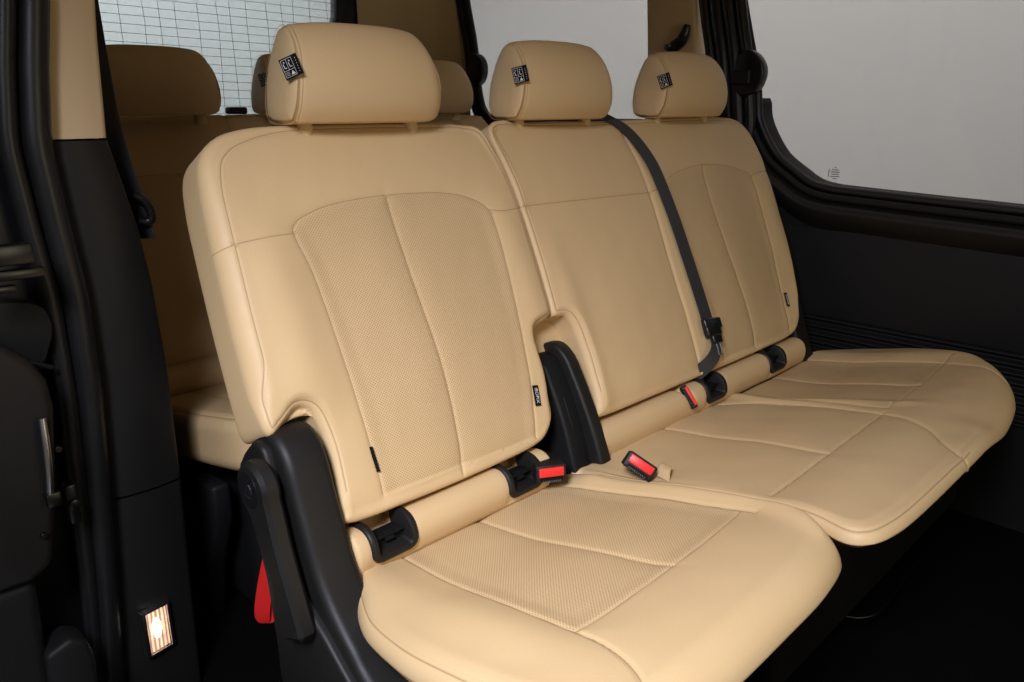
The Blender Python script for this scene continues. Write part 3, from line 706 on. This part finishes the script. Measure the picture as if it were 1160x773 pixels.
DC = Pillow((CUSH[0], CUSH[1], CUSH[2], CUSH[3]), DC_OUT, (0, 5, 12, 19), dc_R, .078, dc_body,
  [([(.808, -.03), (.812, .05), (.800, .18), (.780, .29), (.759, .384)], .0030, .0030, .0050, .022),
   ([(.545, .386), (.64, .386), (.759, .384), (.90, .381), (1.036, .376)], .0018, .0028, .0040, .022),
   ([(1.068, .372), (1.25, .368), (1.472, .354), (1.56, .350)], .0016, .0026, .0035, .022),
   (MID_SPLIT, .0040, .0032, .0045, .014),
   ([(1.125, -.05), (1.117, -.02), (1.110, .05), (1.097, .156), (1.068, .372)], .0022, .0026, .0030, .016),
   ([(1.300, -.03), (1.298, .06), (1.285, .18), (1.268, .366)], .0030, .0030, .0050, .020),
   ([(1.482, -.04), (1.492, .09), (1.490, .20), (1.472, .354), (1.43, .45), (1.37, .53)], .0026, .0028, .0035, .018)],
  edge=(.008, .0018, .0026, lambda Q: sstep(.02, .05, Q[:, 1])*sstep(.90, .87, Q[:, 0])), perf=[FC_INS], nu=340, nv=205, Rb=.03, under=.13)

# ---- lumbar roll behind a cushion, with moulded pockets for the child seat anchors
ROLL = crom([(.060, -.044), (.035, -.036), (.014, -.031), (-.004, -.031), (-.019, -.040), (-.027, -.058), (-.026, -.078), (-.017, -.098), (.01, -.118)], 8)
ROLL = resample(ROLL, np.linspace(0, 1, 110))
RT = np.gradient(ROLL, axis=0); RT /= np.linalg.norm(RT, axis=1)[:, None]
RN = np.stack([RT[:, 1], -RT[:, 0]], 1)                     # outward (forward/up)
if RN[len(RN)//2, 0] > 0: RN = -RN
RL = np.concatenate([[0], np.cumsum(np.linalg.norm(np.diff(ROLL, axis=0), axis=1))])
def roll_pt(x, l, h=0):
    y = np.interp(l, RL, ROLL[:, 0]); z = np.interp(l, RL, ROLL[:, 1]); a = np.interp(l, RL, RN[:, 0]); b = np.interp(l, RL, RN[:, 1])
    return np.stack([x+0*y, y+a*h, z+b*h], -1)
ISO_L = (.046, .126)                                        # arc range of an anchor pocket
def make_roll(parent, x0, x1, pockets, slots=()):
    xs = np.linspace(x0, x1, int((x1-x0)/.0022)); X_, L_ = np.meshgrid(xs, RL)
    e = np.minimum(X_-x0, x1-X_); R = .008; h = -R+np.sqrt(np.maximum(R*R-(R-np.minimum(e, R))**2, 0))
    Q = np.stack([X_.ravel(), L_.ravel()], 1); h = h+(.0012*wob(Q, 28, 40)).reshape(h.shape)
    for cx in pockets:
        sk = cx+(L_-.07)*0.0
        m = (np.abs(X_-sk) < .034) & (L_ > .004) & (L_ < ISO_L[1]-.010)
        h = np.where(m, -.024, h-.002*np.exp(-((np.abs(X_-sk)-.036)/.01)**2)*(L_ < ISO_L[1]+.01))
    for cx in slots:
        h = h-.016*np.exp(-((X_-cx-(L_-.06)*.35)/.010)**2)*(sstep(.112, .085, L_))
    P = roll_pt(X_, L_, h)
    return MB().grid(P, 0, np.stack([X_, L_], -1)).build('lumbar_roll', M['leather'], parent, sharp=0)
def make_bezel(parent, cx):
    """U-shaped rim that follows the roll, with a dark pocket and an anchor bar inside"""
    mb = MB(); a, b = ISO_L; hw = .042; r = .018
    path = [(-hw, q) for q in np.linspace(a-.016, b-r, 14)]+[(-hw+r-r*math.cos(t), b-r+r*math.sin(t)) for t in np.linspace(.12, 1.57, 12)]
    path += [(p, b) for p in np.linspace(-hw+r, 0, 6)[1:]]
    path = np.array(path+[(-p, q) for p, q in path[::-1][1:]]); t = np.gradient(path, axis=0); t /= np.linalg.norm(t, axis=1)[:, None]; nr = np.stack([t[:, 1], -t[:, 0]], 1)
    if nr[2, 0] > 0: nr = -nr                              # outward
    prof = [(.001, -.006), (.001, .0015), (-.0012, .0038), (-.006, .0046), (-.0105, .0034), (-.012, .0), (-.013, -.022)]
    G = np.stack([roll_pt(cx+path[:, 0]+nr[:, 0]*o, path[:, 1]+nr[:, 1]*o, h) for o, h in prof], 1)
    mb.grid(G)
    o = mb.build('anchor_bezel', M['black'], parent, sharp=50)
    pb = MB(); xs = np.linspace(-.033, .033, 6); ls = np.linspace(a-.012, b-.008, 10); X_, L_ = np.meshgrid(xs, ls)
    pb.grid(roll_pt(cx+X_, L_, -.021))
    pb.tube([roll_pt(cx-.033, np.array(.088), -.014), roll_pt(cx+.033, np.array(.088), -.014)], .003)
    pb.add(np.concatenate([roll_pt(cx+np.array([-.008, .008, .008, -.008]), np.array([.076, .076, .10, .10]), -.012), roll_pt(cx+np.array([-.008, .008, .008, -.008]), np.array([.076, .076, .10, .10]), -.021)]),
           [(0, 1, 2, 3), (0, 4, 5, 1), (1, 5, 6, 2), (2, 6, 7, 3), (3, 7, 4, 0)])
    pb.build('anchor_pocket', M['hole'], o, sharp=30)
    return o

# ---- headrest
HP = crom([(.012, -.005), (.002, .002), (-.010, .025), (-.014, .060), (-.007, .096), (.008, .124), (.030, .146), (.050, .151), (.066, .140), (.080, .104), (.089, .06), (.088, .015), (.076, -.003), (.045, -.006)], 7, True)
HW = .297
def hr_pts(a, th=None):
    """cross-section at a in [-1, 1]; a list of (x, y, z)"""
    y, z = HP[:, 0].copy(), HP[:, 1].copy()
    ab = abs(a)
    kz = 1-.055*ab**3; z = np.where(z > 0, z*kz, z); y = y+.014*ab**2.2
    x = a*HW/2*(1-.13*np.clip(z/.148, 0, 1)**1.6)+0*y
    return np.stack([x, y, z], 1)
def headrest_mesh():
    rows = []; c0 = np.array([.042, .06])
    aa = np.concatenate([np.linspace(-1, 1, 61)])
    for sgn in (-1,):
        for k, q in ((.0, .0), (.35, .0), (.7, -.001), (.88, -.0045), (.95, -.007)):     # flat end panel, slightly domed
            P = hr_pts(-1.0); ctr = np.array([0, *c0]); P2 = P.copy(); P2[:, 1:] = c0+(P[:, 1:]-c0)*k
            P2[:, 0] = -HW/2*(1-.13*np.clip(P2[:, 2]/.148, 0, 1)**1.6)-.007-q*1.0; rows.append(P2)
    for a in aa:
        P = hr_pts(a)
        g = .0010*math.exp(-((a+.955)/.014)**2)
        rr = (1-abs(a))*HW/2; ins = .012 if a < 0 else .034; e = min(rr, ins)
        kk = .35 if a < 0 else .5; sh = ins*kk-math.sqrt(max(ins**2-(ins-e)**2, 0))*kk
        v = P[:, 1:]-c0; ln = np.linalg.norm(v, axis=1)[:, None]
        P[:, 1:] = c0+v*(1-(g+sh)/ln)
        Q = np.stack([P[:, 0], np.arange(len(P))*.004], 1)
        P[:, 1] += .0008*wob(Q, 30, 51); rows.append(P)
    for k, q in ((.74, -.006), (.66, -.0045), (.5, -.001), (.25, 0), (0, 0)):
        P = hr_pts(1.0); P2 = P.copy(); P2[:, 1:] = c0+(P[:, 1:]-c0)*k
        P2[:, 0] = HW/2*(1-.13*np.clip(P2[:, 2]/.148, 0, 1)**1.6)+.007+q; rows.append(P2)
    return np.array(rows)
HG = headrest_mesh()
def make_headrest(parent, cx, y0, z0, mat, tag=True, posts=True):
    G = HG+np.array([cx, y0, z0])
    l = np.arange(HG.shape[1])*.0045
    uv = np.stack([HG[:, :, 0], np.tile(l, (HG.shape[0], 1))], -1)
    o = MB().grid(G, 0, uv, wrap=True).build('headrest', mat, parent, sharp=0)
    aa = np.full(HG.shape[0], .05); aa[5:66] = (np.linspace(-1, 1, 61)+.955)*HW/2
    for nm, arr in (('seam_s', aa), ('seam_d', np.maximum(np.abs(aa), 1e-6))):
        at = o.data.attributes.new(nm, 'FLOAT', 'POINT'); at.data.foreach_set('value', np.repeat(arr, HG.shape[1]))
    st = MB(); w = hr_pts(-.99)+np.array([cx-.002, y0, z0]); k = len(w)
    idx = [i for i in range(0, k) if True]
    P = resample(np.concatenate([w, w[:1]]), np.linspace(0, 1, 110)[:-1])
    for i in range(0, len(P)):
        a_, b_ = P[i], P[(i+1) % len(P)]; b_ = a_+(b_-a_)*.62
        st.tube([a_, b_], .0005, 4)
    st.build('stitching', M['stitch'], o)
    if posts:
        for sx in (-.108, .108):
                pm = MB(); pm.tube([(cx+sx, y0+.058, z0-.028), (cx+sx, y0+.058, z0+.002)], .014, 16)
                pm.build('headrest_collar', mat, o, sharp=40)
    if tag:
        make_tag(o, cx, y0, z0)
    return o
def make_tag(parent, cx, y0, z0):
    """folded cloth warning label sewn into the end seam"""
    x = cx-HW/2*(1-.13*.35)-.004
    e1 = np.array([-.62, .78, -.06]); e1 /= np.linalg.norm(e1)       # rearwards along the end panel
    tilt = math.radians(14+5*math.sin(cx*7)); up = np.array([.10, 0, 1.0]); up -= e1*(up@e1); up /= np.linalg.norm(up)
    a = e1*math.cos(tilt)-up*math.sin(tilt); b = up*math.cos(tilt)+e1*math.sin(tilt); n = np.cross(a, b)
    if n[1] > 0: n = -n
    a = a*.87; b = b*.87
    o0 = np.array([x, y0-.004, z0+.083])+a*.0135+n*.002
    mb = MB(); R = np.stack([a, b, n], 1)
    mb.box(o0, (.034, .036, .0014), R, 0)
    def strip(p, q, w, mi=1):
        p, q = np.array(p), np.array(q); d = q-p; l = np.linalg.norm(d); d = d/l; s_ = np.array([-d[1], d[0]])
        c = [p-s_*w/2, q-s_*w/2, q+s_*w/2, p+s_*w/2]
        mb.add([o0+a*u+b*v+n*.0010 for u, v in c], [(0, 1, 2, 3)], mi)
    x0, x1, y0_, y1 = -.006, .0145, -.0150, .0150
    for p, q in (((x0, y0_), (x1, y0_)), ((x1, y0_), (x1, y1)), ((x1, y1), (x0, y1)), ((x0, y1), (x0, y0_)), ((x0, -.004), (x1, -.004)), ((.0045, -.004), (.0045, y1))):
        strip(p, q, .0006)
    tri = [(-.004, -.013), (.0035, -.013), (-.0003, -.006)]
    mb.add([o0+a*u+b*v+n*.0010 for u, v in tri], [(0, 1, 2)], 1)
    for yy in (-.012, -.0095, -.007): strip((.0058, yy), (.0128, yy), .0006, 1)
    for cx_, cy_ in ((-.0008, .0055), (.0095, .0055)):      # two small seated figures
        strip((cx_-.0025, cy_-.005), (cx_+.0012, cy_-.005), .0012); strip((cx_+.0012, cy_-.005), (cx_+.0022, cy_+.003), .0012); strip((cx_-.001, cy_+.004), (cx_+.001, cy_+.006), .0018)
    for i in range(6): strip((-.0125, -.013+i*.0046), (-.0125, -.0110+i*.0046), .0007)
    mb.build('warning_label', [M['tag'], M['white']], parent, flat=True, recalc=False)

def make_isofix_tag(parent, pil, x, s_, tilt, wide=True):
    o, ex, eu, en = pil.fr; ln = .038 if wide else .040; wd = .0135 if wide else .006
    up = eu*math.cos(tilt)+ex*math.sin(tilt); si = ex*math.cos(tilt)-eu*math.sin(tilt)
    Q = np.array([[x, s_]]); c = pil.P3(Q, pil.H(Q)+.0035)[0]
    if not wide:                                          # seen edge-on: the tag sticks out of the seam
        si = (si*.35+en*.94)
    n = np.cross(si, up); n /= np.linalg.norm(n)
    if n @ en < 0: n = -n
    mb = MB(); mb.box(c, (wd, ln, .0012), np.stack([si, up, np.cross(si, up)], 1), 0)
    if wide:
        R = Matrix(((up[0], -si[0], n[0], c[0]+n[0]*.0010), (up[1], -si[1], n[1], c[1]+n[1]*.0010), (up[2], -si[2], n[2], c[2]+n[2]*.0010), (0, 0, 0, 1)))
        R = R @ Matrix.Rotation(math.pi, 4, 'Z')
        mb.text('ISOFIX', .0098, R, 1)
    mb.build('anchor_label', [M['tag'], M['white']], parent, flat=True, recalc=False)

# ---- hinge covers, lever
def make_near_cover(parent):
    prof = [(.160, .052), (.150, .080), (.130, .106), (.098, .130), (.066, .134), (.040, .118), (.022, .090), (.008, .050), (-.012, .000), (-.030, -.045), (-.048, -.076), (-.070, -.103), (-.105, -.135),
            (-.150, -.170), (-.30, -.225), (-.46, -.240), (-.46, -.36), (.02, -.36), (.088, -.30), (.092, -.22), (.110, -.10), (.140, -.02)]
    mb = MB(); mb.prism(crom(prof, 4, True), -.054, .016)
    o = mb.build('hinge_cover', M['black'], parent, bevel=.015, seg=6, sharp=40, clamp=False)
    ip = [(.150, .052), (.138, .078), (.118, .100), (.094, .118), (.072, .116), (.060, .100), (.050, .070), (.040, .02), (.030, -.03), (.012, -.075), (-.02, -.105), (-.06, -.130), (-.10, -.160), (-.20, -.23), (-.28, -.30), (-.28, -.345), (.03, -.345), (.08, -.29), (.085, -.22), (.10, -.10), (.13, -.02)]
    MB().prism(crom(ip, 4, True), -.066, -.040).build('cover_plate', M['black'], o, bevel=.007, seg=4, sharp=40, clamp=False)
    return o
def make_lever(parent):
    pv = (.058, .066)
    poly = [(pv[0]+.042*math.cos(t), pv[1]+.040*math.sin(t)) for t in np.linspace(-.35, 3.3, 14)]
    poly = poly+[(.010, .040), (.002, .010), (-.012, -.03), (-.044, -.108), (-.050, -.128), (.000, -.152), (.010, -.145), (.030, -.06), (.048, -.01), (.068, .018), (.088, .034)]
    o = MB().prism(poly, -.094, -.066).build('recline_lever', M['black'], parent, bevel=.0085, seg=1, sharp=28)
    b = MB(); c = (-.094, pv[0]+.006, pv[1]-.002)
    b.tube([(c[0]+.004, c[1], c[2]), (c[0]-.0012, c[1], c[2])], .027, 28)
    # tiny seat-back pictogram moulded in the boss
    for (u0, v0, u1, v1) in ((.006, -.010, -.003, .009), (.006, -.010, -.009, -.010), (-.011, .004, -.006, .010), (-.011, .004, -.012, -.002)):
        b.tube([(c[0]-.0013, c[1]+u0, c[2]+v0), (c[0]-.0013, c[1]+u1, c[2]+v1)], .0013, 5, 1)
    b.build('lever_boss', [M['gloss_black'], M['black']], o, sharp=40)
    return o
def make_mid_cover(parent):
    prof = [(.165, .060), (.150, .098), (.120, .122), (.088, .126), (.060, .108), (.040, .078), (.018, .040), (-.008, -.01), (-.030, -.06), (-.050, -.115), (-.060, -.16), (.10, -.16), (.13, -.02)]
    o = MB().prism(crom(prof, 4, True), .571, .604).build('hinge_cover', M['black'], parent, bevel=.008, seg=4, sharp=40, clamp=False)
    p2 = [(.16, .050), (.145, .085), (.118, .106), (.092, .108), (.070, .092), (.055, .065), (.036, .03), (.014, -.02), (-.004, -.07), (-.024, -.13), (-.034, -.16), (.10, -.16), (.13, -.02)]
    p = MB().prism(crom(p2, 4, True), .524, .575).build('cover_plate', M['black_soft'], o, bevel=.008, seg=4, sharp=40, clamp=False)
    MB().tube([(.545, .038, .036), (.545, .018, -.01), (.545, .002, -.06), (.545, -.014, -.11)], .0012, 6).build('moulding_line', M['black'], p)
    return o
def make_far_cover(parent):
    prof = [(.15, .06), (.12, .10), (.08, .11), (.045, .085), (.02, .03), (.0, -.03), (-.025, -.09), (-.05, -.16), (.1, -.16)]
    return MB().prism(crom(prof, 4, True), 1.468, 1.535).build('hinge_cover', M['black'], parent, bevel=.009, seg=3, sharp=40)

def stitch_obj(pil, parent, lines, offs=(.0045,)):
    mb = MB()
    for ln in lines:
        for o in offs: pil.stitches(mb, crom(ln, 8), o)
    return mb
# ================= near seat
near = empty('bench_seat', (.27, -.1, -.36), 'single beige leather seat with tall hinge cover and red strap, nearest the open door', 'car seat', 'beige seats of the middle row')
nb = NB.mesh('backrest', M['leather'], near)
for run in NB.inset(.0042):
    mb = MB(); NB.stitches(mb, run); mb.build('stitching', M['stitch'], nb)
make_isofix_tag(nb, NB, .456, .072, .19); make_isofix_tag(nb, NB, .0935, .066, 0, False)
nc = NC.mesh('cushion', M['leather'], near)
for run in NC.inset(.0042):
    mb = MB(); NC.stitches(mb, run); mb.build('stitching', M['stitch'], nc)
make_roll(near, .019, .448, [.087, .374]); make_bezel(near, .087); make_bezel(near, .374)
make_headrest(near, .272, .222, .556, M['leather'])
make_near_cover(near); make_lever(near); make_mid_cover(near)
t = np.linspace(0, 1, 40)
loop = np.stack([.0+0*t-.02, .205+.030*np.sin(2*np.pi*t)*np.sin(np.pi*t)**.5, -.135-.150*np.sin(np.pi*t)**.8], 1)
loop = crom([(-.006, .170, -.09), (-.010, .196, -.150), (-.016, .216, -.215), (-.018, .228, -.262), (-.013, .232, -.285), (-.004, .228, -.282), (.000, .220, -.255), (.000, .206, -.205), (.002, .186, -.140), (.003, .165, -.09)], 8)
MB().ribbon(loop, .027-.013*np.exp(-((np.linspace(0, 1, len(loop))-.5)/.10)**2), (.72, -.69, .0), .0016).build('pull_strap', M['red_cloth'], near, sharp=50)
base = MB(); base.box((.22, -.18, -.29), (.44, .50, .22)); base.box((.22, .11, -.10), (.40, .06, .26))
base.build('seat_base', M['black_soft'], near, bevel=.02, seg=3)

# ================= double seat
dbl = empty('bench_seat', (1.1, -.1, -.36), 'wide two-person beige leather seat beside the far door, with a belt down its backrest', 'car seat', 'beige seats of the middle row')
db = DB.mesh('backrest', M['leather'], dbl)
for run in DB.inset(.0042):
    mb = MB(); DB.stitches(mb, run); mb.build('stitching', M['stitch'], db)
o_, ex_, eu_, en_ = BACK
MB().box(o_+ex_*.572+eu_*.150-en_*.080, (.135, .150, .05), np.stack([ex_, eu_, en_], 1)).build('notch_lining', M['leather'], db, bevel=.012, seg=3, sharp=50)
make_isofix_tag(db, DB, 1.449, .082, .15)
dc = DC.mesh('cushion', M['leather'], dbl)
for run in DC.inset(.0045):
    mb = MB(); DC.stitches(mb, run); mb.build('stitching', M['stitch'], dc)
mb = MB(); DC.stitches(mb, crom(MID_SPLIT, 10), .006); mb.build('stitching', M['stitch'], dc)
make_roll(dbl, .580, 1.475, [1.012, 1.312], [.900]); make_bezel(dbl, 1.012); make_bezel(dbl, 1.312)
make_headrest(dbl, .772, .226, .556, M['leather']); make_headrest(dbl, 1.262, .226, .556, M['leather'])
make_far_cover(dbl)
base = MB(); base.box((1.06, -.18, -.29), (.98, .50, .22)); base.box((1.06, .11, -.10), (.92, .06, .26))
base.build('seat_base', M['black_soft'], dbl, bevel=.02, seg=3)

# ================= buckles and belt of the middle row
def make_buckle(loc, fwd, upv, label, w=.056, h=.032, ln=.080):
    """origin at the middle of the slot face; fwd points out of the slot"""
    f = np.array(fwd, float); f /= np.linalg.norm(f); u = np.array(upv, float); u -= f*(u@f); u /= np.linalg.norm(u); s_ = np.cross(u, f)
    R = np.stack([s_, f, u], 1); c = np.array(loc, float)
    root = empty('seat_belt_buckle', c-u*h/2, label, 'belt buckle', 'seat belt buckles of the middle row')
    P = [(-.5, 0), (.5, 0), (.5, -.55), (.40, -1), (-.40, -1), (-.5, -.55)]
    V = [(x*w, y*ln, z*h/2*(1-.25*(y < -.8))) for z in (-1, 1) for x, y in P]
    mb = MB(); mb.add(np.array(V) @ R.T+c, [list(range(6))[::-1], list(range(6, 12))]+[(i, (i+1) % 6, 6+(i+1) % 6, 6+i) for i in range(6)])
    mb.build('buckle_body', M['black'], root, bevel=.0035, seg=3, sharp=45)
    MB().box(c+f*.0005+u*.0035, (w*.82, .007, h*.52), R).build('release_button', M['red'], root, bevel=.0015, seg=2, sharp=45)
    sl = MB(); sl.box(c+f*.0006-u*h*.30, (w*.72, .003, h*.16), R)
    for i in range(9): sl.box(c+f*.002-u*h*.42+s_*(i-4)*w*.07, (w*.025, .002, h*.12), R, 1)
    sl.build('tongue_slot', [M['hole'], M['grey']], root, flat=True)
    st = crom([c-f*ln*.95, c-f*(ln+.03)-u*.006, c-f*(ln+.06)-u*.02], 6)
    MB().ribbon(st, .03, s_, .003).build('buckle_strap', M['belt'], root)
    return root
make_buckle((.414, -.050, -.050), (-.50, -.80, .10), (-.12, -.15, 1), 'black belt buckle with red button lying on the near cushion beside the hinge cover')
make_buckle((.528, -.160, -.037), (-.677, -.600, .38), np.cross((-.677, -.600, .38), (.40, -.76, -.50)), 'tilted black belt buckle with red button at the back corner of the middle cushion', w=.058, h=.030, ln=.060)
make_buckle((.896, -.026, -.040), (-.62, -.62, .48), np.cross((-.62, -.62, .48), (.05, -.62, -.78)), 'slim black buckle with a red edge sunk in the roll under the belt', w=.056, h=.014, ln=.03)

def belt():
    root = empty('seat_belt', (1.02, .0, .02), 'charcoal seat belt hanging down the backrest between middle and far seats', 'seat belt', 'seat belts')
    pts2 = [(.955, .612), (.985, .598), (1.010, .572), (1.030, .535), (1.043, .49), (1.049, .43), (1.048, .35), (1.046, .27), (1.044, .19), (1.042, .12), (1.040, .085)]
    P = [np.array((.90, .36, .555)), np.array((.935, .31, .565))]
    for x, s_ in pts2:
        Q = np.array([[x, s_]]); h = max(DB.H(np.array([[min(x, 1.5), min(s_, .60)]]))[0], -.012); P.append(DB.P3(Q, [h+.006])[0])
    P = crom(P, 8); 
    MB().ribbon(P, .044, (1, .02, .05), .0016).build('webbing', M['belt'], root, sharp=50)
    low = []
    for x, s_, o in ((1.040, .080, .010), (1.038, .055, .012), (1.028, .030, .016), (1.005, .008, .014), (.975, -.012, -.012), (.95, -.03, -.04)):
        Q = np.array([[x, max(s_, 0)]]); low.append(DB.P3(np.array([[x, s_]]), [max(DB.H(Q)[0], -.03)+o])[0])
    low = crom(low, 8)
    MB().ribbon(low, np.linspace(.034, .036, len(low)), np.cross(np.gradient(low, axis=0), BACK[3]), .0016).build('lower_webbing', M['belt'], root, sharp=50)
    o, ex, eu, en = BACK; Q = np.array([[1.041, .078]]); c = DB.P3(Q, DB.H(Q)+.014)[0]
    ang = -.12; r = ex*math.cos(ang)+eu*math.sin(ang); u = eu*math.cos(ang)-ex*math.sin(ang); R = np.stack([r, u, en], 1)
    tg = MB()
    tg.box(c+u*.012, (.066, .026, .014), R); tg.box(c+u*.0-r*.004, (.056, .036, .015), R); tg.box(c-u*.022+r*.004, (.036, .028, .012), R)
    tongue = tg.build('tongue', M['gloss_black'], root, bevel=.004, seg=3, sharp=45)
    bl = MB(); cc = c-u*.045+r*.006
    for dx in (-.007, .007): bl.box(cc+r*dx, (.0035, .036, .003), R)
    bl.box(cc-u*.017, (.0175, .0035, .003), R)
    bl.build('tongue_blade', M['chrome'], tongue, bevel=.0006, seg=1)
    return root
belt()
lp = MB(); lp.ribbon(crom([(.590, -.169, -.060), (.586, -.176, -.049), (.574, -.184, -.045), (.560, -.190, -.047), (.552, -.194, -.058)], 6), .03, (.3, .9, -.1), .003)
props(lp.build('leather_loop', M['leather'], None), 'small beige leather loop behind the tilted buckle on the middle cushion', 'strap loop')

# ================= third row
RY = .86
RB_OUT = [(-.02, -.012), (.4, -.016), (.9, -.016), (1.30, -.012), (1.36, .02), (1.38, .10), (1.385, .35), (1.38, .52), (1.36, .585), (1.31, .605), (1.0, .612), (.7, .614), (.4, .614), (.06, .612), (-.005, .598), (-.035, .55), (-.045, .42), (-.048, .25), (-.045, .08), (-.035, .01)]
RFR = (np.array((0, RY, .012)), *BACK[1:])
def rb_body(Q, d): return -.008*sstep(.45, .62, Q[:, 1])-.02*sstep(.05, -.02, Q[:, 1])**2+.007*np.exp(-((Q[:, 0]-.02)/.05)**2)*sstep(.5, .36, Q[:, 1])+.0008*wob(Q, 20, 61)
RB = Pillow(RFR, RB_OUT, (0, 4, 9, 14), .028, .10, rb_body,
  [([(-.06, .45), (.1, .452), (.25, .453), (.44, .45)], .003, .0035, .003, .018), ([(.085, -.02), (.085, .1), (.075, .25), (.06, .36), (.052, .452)], .003, .0035, .003, .018),
   ([(.44, -.02), (.44, .62)], .006, .005, .004, .016), ([(.88, -.02), (.88, .62)], .006, .005, .004, .016), ([(.44, .45), (1.4, .45)], .003, .0035, .003, .018)],
  edge=(.010, .003, .003), perf=[[(.085, -.02), (.085, .1), (.075, .25), (.06, .36), (.052, .452), (.40, .452), (.40, -.02)]], nu=220, nv=140)
RCU = (np.array((0, RY+.005, -.062)), *CUSH[1:])
RC_OUT = [(.03, -.03), (.4, -.035), (.9, -.035), (1.3, -.03), (1.36, .0), (1.385, .1), (1.385, .4), (1.36, .53), (1.30, .57), (1.0, .582), (.7, .585), (.4, .585), (.14, .58), (.07, .56), (.032, .50), (.022, .38), (.020, .20), (.020, .05)]
def rc_body(Q, d): return -.015*sstep(.47, .60, Q[:, 1])+.0008*wob(Q, 20, 71)
RC = Pillow(RCU, RC_OUT, (0, 4, 8, 13), .03, .11, rc_body, [([(.15, -.03), (.145, .1), (.13, .3), (.12, .48)], .003, .004, .004, .02), ([(.12, .48), (.44, .48), (1.3, .48)], .002, .0035, .004, .02), ([(.44, -.03), (.44, .60)], .006, .005, .004, .016)],
  edge=(.016, .0035, .003), nu=200, nv=110)
rear = empty('rear_bench', (.65, .8, -.5), 'shaded beige rear bench behind the near seat, its headrests below the rear window', 'car seat')
rb = RB.mesh('backrest', M['leather_rear'], rear); rc = RC.mesh('cushion', M['leather_rear'], rear)
mb = MB(); RC.stitches(mb, RC.inset(.0045)); mb.build('stitching', M['stitch'], rc)
for cx in (.243, .662, 1.085): make_headrest(rear, cx, 1.03, .562, M['leather_rear'])
rr_ = MB(); rr_.tube([(x_, RY+.004, -.035) for x_ in np.linspace(.0, 1.36, 30)], .040, 20, up=(0, 0, 1)); rr_.build('lumbar_roll', M['leather_rear'], rear, sharp=50)
b = MB(); b.box((.66, RY-.18, -.34), (1.1, .34, .30)); b.build('seat_base', M['black_soft'], rear, bevel=.03, seg=3)
sc = MB(); sc.prism([(.50, -.14), (.60, -.15), (.68, -.28), (.72, -.5), (.60, -.5), (.56, -.34), (.50, -.22)], .03, .07); sc.build('side_cover', M['black_soft'], rear, bevel=.01, seg=3)
hd = MB(); hd.box((.475, 1.14, .566), (.050, .03, .018)); hd.build('release_handle', M['black'], rear, bevel=.005, seg=3, sharp=50)
